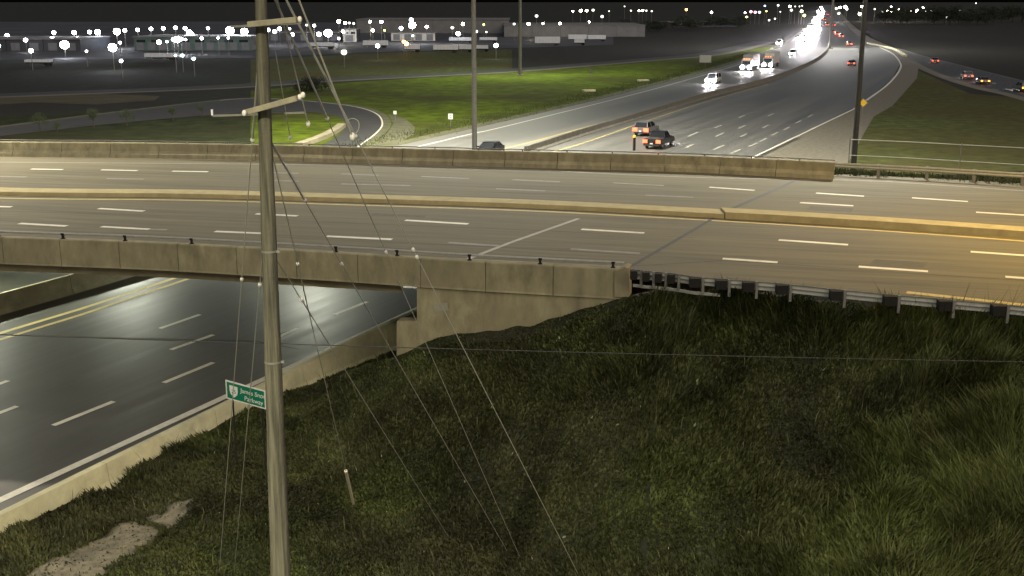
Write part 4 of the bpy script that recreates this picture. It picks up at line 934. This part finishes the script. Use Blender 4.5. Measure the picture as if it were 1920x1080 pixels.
for x0, x1, y0, y1, lb in ((842, 889, 70, 81, 'bluish white trailer, left one in the back row'), (899, 932, 70, 80, 'bluish white trailer, right one in the back row'), (812, 858, 84, 99, 'white trailer, leftmost in the front row'), (860, 884, 84, 98, 'short white trailer just left of the light pole'), (893, 915, 85, 97, 'short white trailer just right of the light pole'),
                           (1003, 1050, 69, 86, 'brightest white trailer, lit from above'), (1066, 1100, 65, 78, 'grey trailer left of a cluster near the grey warehouse'), (1102, 1136, 66, 78, 'grey trailer right of a cluster near the grey warehouse'), (1077, 1096, 74, 85, 'small white truck box in front of the grey trailers'),
                           (757, 786, 84, 98, 'greenish white trailer beside the orange lamps'), (580, 625, 80, 92, 'dim blue trailer, left of a dark pair'), (680, 726, 76, 90, 'dim blue trailer, right of a dark pair'), (45, 92, 112, 124, 'dim trailer at the left edge of the yard'), (270, 330, 100, 114, 'long grey trailer under the bright lamps')):
    trailer(x0, x1, y0, y1, lb)

# ------------------------------------------------------------------ trees, shrubs
def leaf_cloud(n, rx, rz, size, seed, cz=0):
    r = np.random.default_rng(seed); k = 7; cen = r.normal(0, 1, (k, 3)) * np.array([rx * .45, rx * .45, rz * .35]) + np.array([0, 0, cz]); V = []; Fc = []
    for i in range(n):
        c = cen[r.integers(k)] + r.normal(0, 1, 3) * np.array([rx * .28, rx * .28, rz * .22]); a = r.normal(0, 1, 3); a /= np.linalg.norm(a); b = np.cross(a, r.normal(0, 1, 3)); b /= np.linalg.norm(b); s = size * (.6 + r.random() * .8)
        V += [c - a * s, c + b * s * .5, c + a * s, c - b * s * .5]; q = len(V); Fc.append((q - 4, q - 3, q - 2, q - 1))
    me = bpy.data.meshes.new('crown'); me.from_pydata([tuple(v) for v in V], [], Fc); me.update(); return me
TM = [leaf_cloud(1500, 1.0, 1.0, .055, s) for s in range(3)]
for t_ in TM: t_.materials.append(M['leaf'])
TD = [leaf_cloud(1500, 1.0, 1.0, .075, s + 20) for s in range(3)]
for t_ in TD: t_.materials.append(M['leaf_dark'])
def tree(px, py, h, label, dark=False, w=None, name='tree', i=0, cat='tree', group=None):
    p = G(px, py, 0); t_ = empty(name, p, random.random() * 6, label, cat, group); w = w or h * .35
    m_ = MB(); m_.tube((0, 0, -.2), (0, 0, h * .45), h * .03, h * .018, 7); 
    for k in range(5): a = k * 1.3; m_.tube((0, 0, h * (.25 + .05 * k)), (math.cos(a) * w * .5, math.sin(a) * w * .5, h * (.5 + .07 * k)), h * .012, h * .004, 5)
    m_.build('trunk', M['bark'], t_); link('crown', (TD if dark else TM)[i % 3], t_, (0, 0, h * (.42 if name == 'bush' else .6)), scale=(w, w, h * .42))
for i, (px, py, h, lb) in enumerate(((75, 246, 3.6, 'young tree on the verge at the far left'), (107, 250, 2.2, 'small shrub right of the leftmost young tree'), (176, 238, 3.6, 'thin young tree left of centre on the dark verge'), (238, 236, 3.4, 'thin young tree, rightmost of three on the dark verge'), (325, 226, 3.0, 'low bushy tree beside the verge of the ramp'), (378, 218, 2.6, 'small bush just left of the wooden pole'))):
    tree(px, py, h * .8, lb, i=i, w=h * .26)
tree(592, 172, 3.6, 'dark round bush behind the loop ramp', True, 2.6, 'bush', 1, 'bush'); tree(575, 170, 2.8, 'smaller dark bush left of the round bush', True, 2.2, 'bush', 2, 'bush')
for i in range(26):
    px = 1560 + i * 16 + random.uniform(-5, 5); 
    if i < 6: continue
    tree(px, 44 + random.uniform(-3, 3), 11 + random.uniform(-2, 3), f'dark tree, {ORD[i-6]} from the left in the far line at right', True, 8, 'tree', i, 'tree', 'dark trees in the far right line')
for i in range(12):
    px = 1180 + i * 19 + random.uniform(-5, 5); tree(px, 62 - i + random.uniform(-2, 2), 6 + random.uniform(-1, 2), f'low dark tree, {ORD[i]} from the left beyond the field', True, 6, 'tree', i, 'tree', 'low dark trees beyond the field')

# ------------------------------------------------------------------ grass of the near bank: blades and weeds
NB = 380000
def frustum_px(P3):
    dep = P3[:, 1] * CT + (CZ - P3[:, 2]) * ST; return 960 + F * P3[:, 0] / dep, 540 + F * ((CZ - P3[:, 2]) * CT - P3[:, 1] * ST) / dep
Q = np.column_stack([rng.uniform(-26, 32, NB * 4), rng.uniform(24, 56, NB * 4)])
z = near_z(Q); px, py = frustum_px(np.column_stack([Q, z])); keep = (px > -150) & (px < 2080) & (py < 1180)
d1, _, s1 = pl_dist(Q, crest); d3, _, s3 = pl_dist(Q, bar_pts); keep &= (s1 < 0) & (s3 < 0) & (d3 > .45) & (d1 > .1)
den = .62 + .38 * np.clip((fbm(Q, 1.4, 77) - .35) * 3.2, 0, 1); keep &= rng.random(len(Q)) < den; keep &= ~dirt_mask(Q) | (rng.random(len(Q)) < .06)
Q = Q[keep][:NB]; z = near_z(Q); n = len(Q); px, py = frustum_px(np.column_stack([Q, z]))
cl = fbm(Q, 1.1, 3); big = fbm(Q, 5, 15)
tall = np.clip((px + 250 * (big - .5) * 4 - 1250) / 550, 0, 1) * 1.15 + .12 * np.clip((big - .45) * 4, 0, 1) + .35 * np.exp(-(d3[keep][:n] / 2.2) ** 2) + .45 * np.exp(-((d1[keep][:n] - .9) / 1.4) ** 2) * (px > 1180) * 1.5
H = (.12 + .75 * tall * np.clip((cl - .25) * 2.2, 0, 1.4)) * rng.uniform(.5, 1.3, n)
H *= np.where((d1[keep][:n] < 1.6) & (px < 1180) , .95, 1)
H = np.minimum(H, 1.25); H[(d1[keep][:n] < .7)] *= .45
rt_ = (Q[:, 0] > -11) & (d3[keep][:n] < 4) & (px < 800); H[rt_] *= .6
wd = rng.uniform(.012, .028, n) * (1 + .2 * (H > .5)); wd[(rng.random(n) < .22) & (H < .45)] *= 2.4
stalk = (rng.random(n) < .004 + .022 * np.clip((px - 1250 + 900 * (big - .5)) / 600, 0, 1) * np.clip((cl - .3) * 3, 0, 1)); H[stalk] = H[stalk] * 1.35 + rng.uniform(.1, .4, stalk.sum()); wd[stalk] = rng.uniform(.007, .013, stalk.sum()); H[dirt_mask(Q)] *= .5
az = rng.uniform(0, 2 * np.pi, n) ; lean = rng.uniform(.1, .75, n) * H; wa = fbm(Q, 3, 55) * 6.28 * 1.5; 
lx = np.cos(az) * lean + np.cos(wa) * H * .28; ly = np.sin(az) * lean + np.sin(wa) * H * .28
tx = -np.sin(az) * wd; ty = np.cos(az) * wd; B0 = np.column_stack([Q, z - .03]); T = np.column_stack([tx, ty, np.zeros(n)])
Mid = B0 + np.column_stack([lx * .35, ly * .35, H * .6]); Tip = B0 + np.column_stack([lx, ly, H])
V = np.stack([B0 - T * .6, B0 + T * .6, Mid + T, Mid - T, Tip], 1).reshape(-1, 3)
i0 = np.arange(n) * 5
me = bpy.data.meshes.new('tall_grass')
loops = np.column_stack([i0, i0 + 1, i0 + 2, i0 + 3, i0 + 3, i0 + 2, i0 + 4]).ravel()
me.vertices.add(len(V)); me.vertices.foreach_set('co', V.astype('f').ravel()); me.loops.add(len(loops)); me.loops.foreach_set('vertex_index', loops.astype('i'))
me.polygons.add(2 * n); st_ = np.column_stack([np.arange(n) * 7, np.arange(n) * 7 + 4]).ravel(); me.polygons.foreach_set('loop_start', st_.astype('i'))
me.update(calc_edges=True); me.validate()
hue = rng.random(n); dry = (rng.random(n) < .05 + .12 * np.clip((fbm(Q, 2.2, 99) - .5) * 4, 0, 1))
c = np.array([.052, .060, .032]) * (.7 + .6 * hue[:, None]); c[dry] = np.array([.062, .058, .036]) * (.6 + .7 * hue[dry, None])
c *= np.clip(.15 + 1.5 * fbm(Q, 1.3, 66)[:, None] ** 1.5 + .9 * fbm(Q, 5, 67)[:, None] ** 2, .2, 2); c *= (.8 + 1.1 * np.clip((px - 1400) / 350, 0, 1) * np.clip((big - .3) * 2.5, 0, 1))[:, None] * np.array([1.08, 1, .75]); c[stalk] = np.array([.10, .10, .048]) * (.6 + .6 * hue[stalk, None]); wt_ = rng.random(n) < .0008; c[wt_] = [.3, .3, .24]  # blades tinted lighter towards the right of the view
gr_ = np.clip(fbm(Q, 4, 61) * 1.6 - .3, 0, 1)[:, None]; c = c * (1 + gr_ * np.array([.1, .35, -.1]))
ca = me.color_attributes.new('tint', 'FLOAT_COLOR', 'POINT'); ca.data.foreach_set('color', np.repeat(np.column_stack([c, np.ones(n)]), 5, 0).astype('f').ravel())
me.materials.append(M['blade']); link('tall_grass', me, kind='stuff', label='rough tall grass and weeds covering the near bank')
Qs = np.column_stack([rng.uniform(-26, -8, 9000), rng.uniform(28, 42, 9000)]); Qs = Qs[dirt_mask(Qs + rng.normal(0, .25, Qs.shape))][:120]; zs_ = near_z(Qs); sm = MB()
for (x_, y_), z_ in zip(Qs, zs_):
    s_ = float(rng.uniform(.015, .06)); sm.ball((x_, y_, z_ + s_ * .2), s_, 5, 3, .6)
sm.build('gravel_stones', M['shoulder'], kind='stuff', label='loose stones scattered over the bare dirt patch')
# tufts along the far verges so that their edges are not clean
def tufts(name, pts, n_, spread, hgt, label, zf=None):
    L = plen(pts); V = []; Fc = []
    for i in range(n_):
        p, t_ = at_len(pts, random.random() * L); nn = Vector((-t_.y, t_.x, 0)); q_ = p + nn * random.gauss(0, spread)
        if zf: q_.z = float(zf(np.array([[q_.x, q_.y]]))[0])
        for k in range(4):
            a = random.random() * 6.28; h = hgt * random.uniform(.5, 1.3); w_ = hgt * .12; d = Vector((math.cos(a), math.sin(a), 0)); s_ = Vector((-d.y, d.x, 0)) * w_; b_ = len(V)
            V += [tuple(q_ - s_), tuple(q_ + s_), tuple(q_ + d * h * .5 + Vector((0, 0, h)))]; Fc.append((b_, b_ + 1, b_ + 2))
    me = bpy.data.meshes.new(name); me.from_pydata(V, [], Fc); me.update(); me.materials.append(M['leaf']); link(name, me, kind='stuff', label=label)
tufts('verge_grass', offset(hwy_left_far[:50], 4.5), 6000, 1.6, .22, 'grass tufts along the far highway verge')
tufts('verge_grass', [p + Vector((0, 7, 0)) for p in crest2[:4]], 16000, 6, .4, 'grass tufts on the bank behind the bridge', far_z)
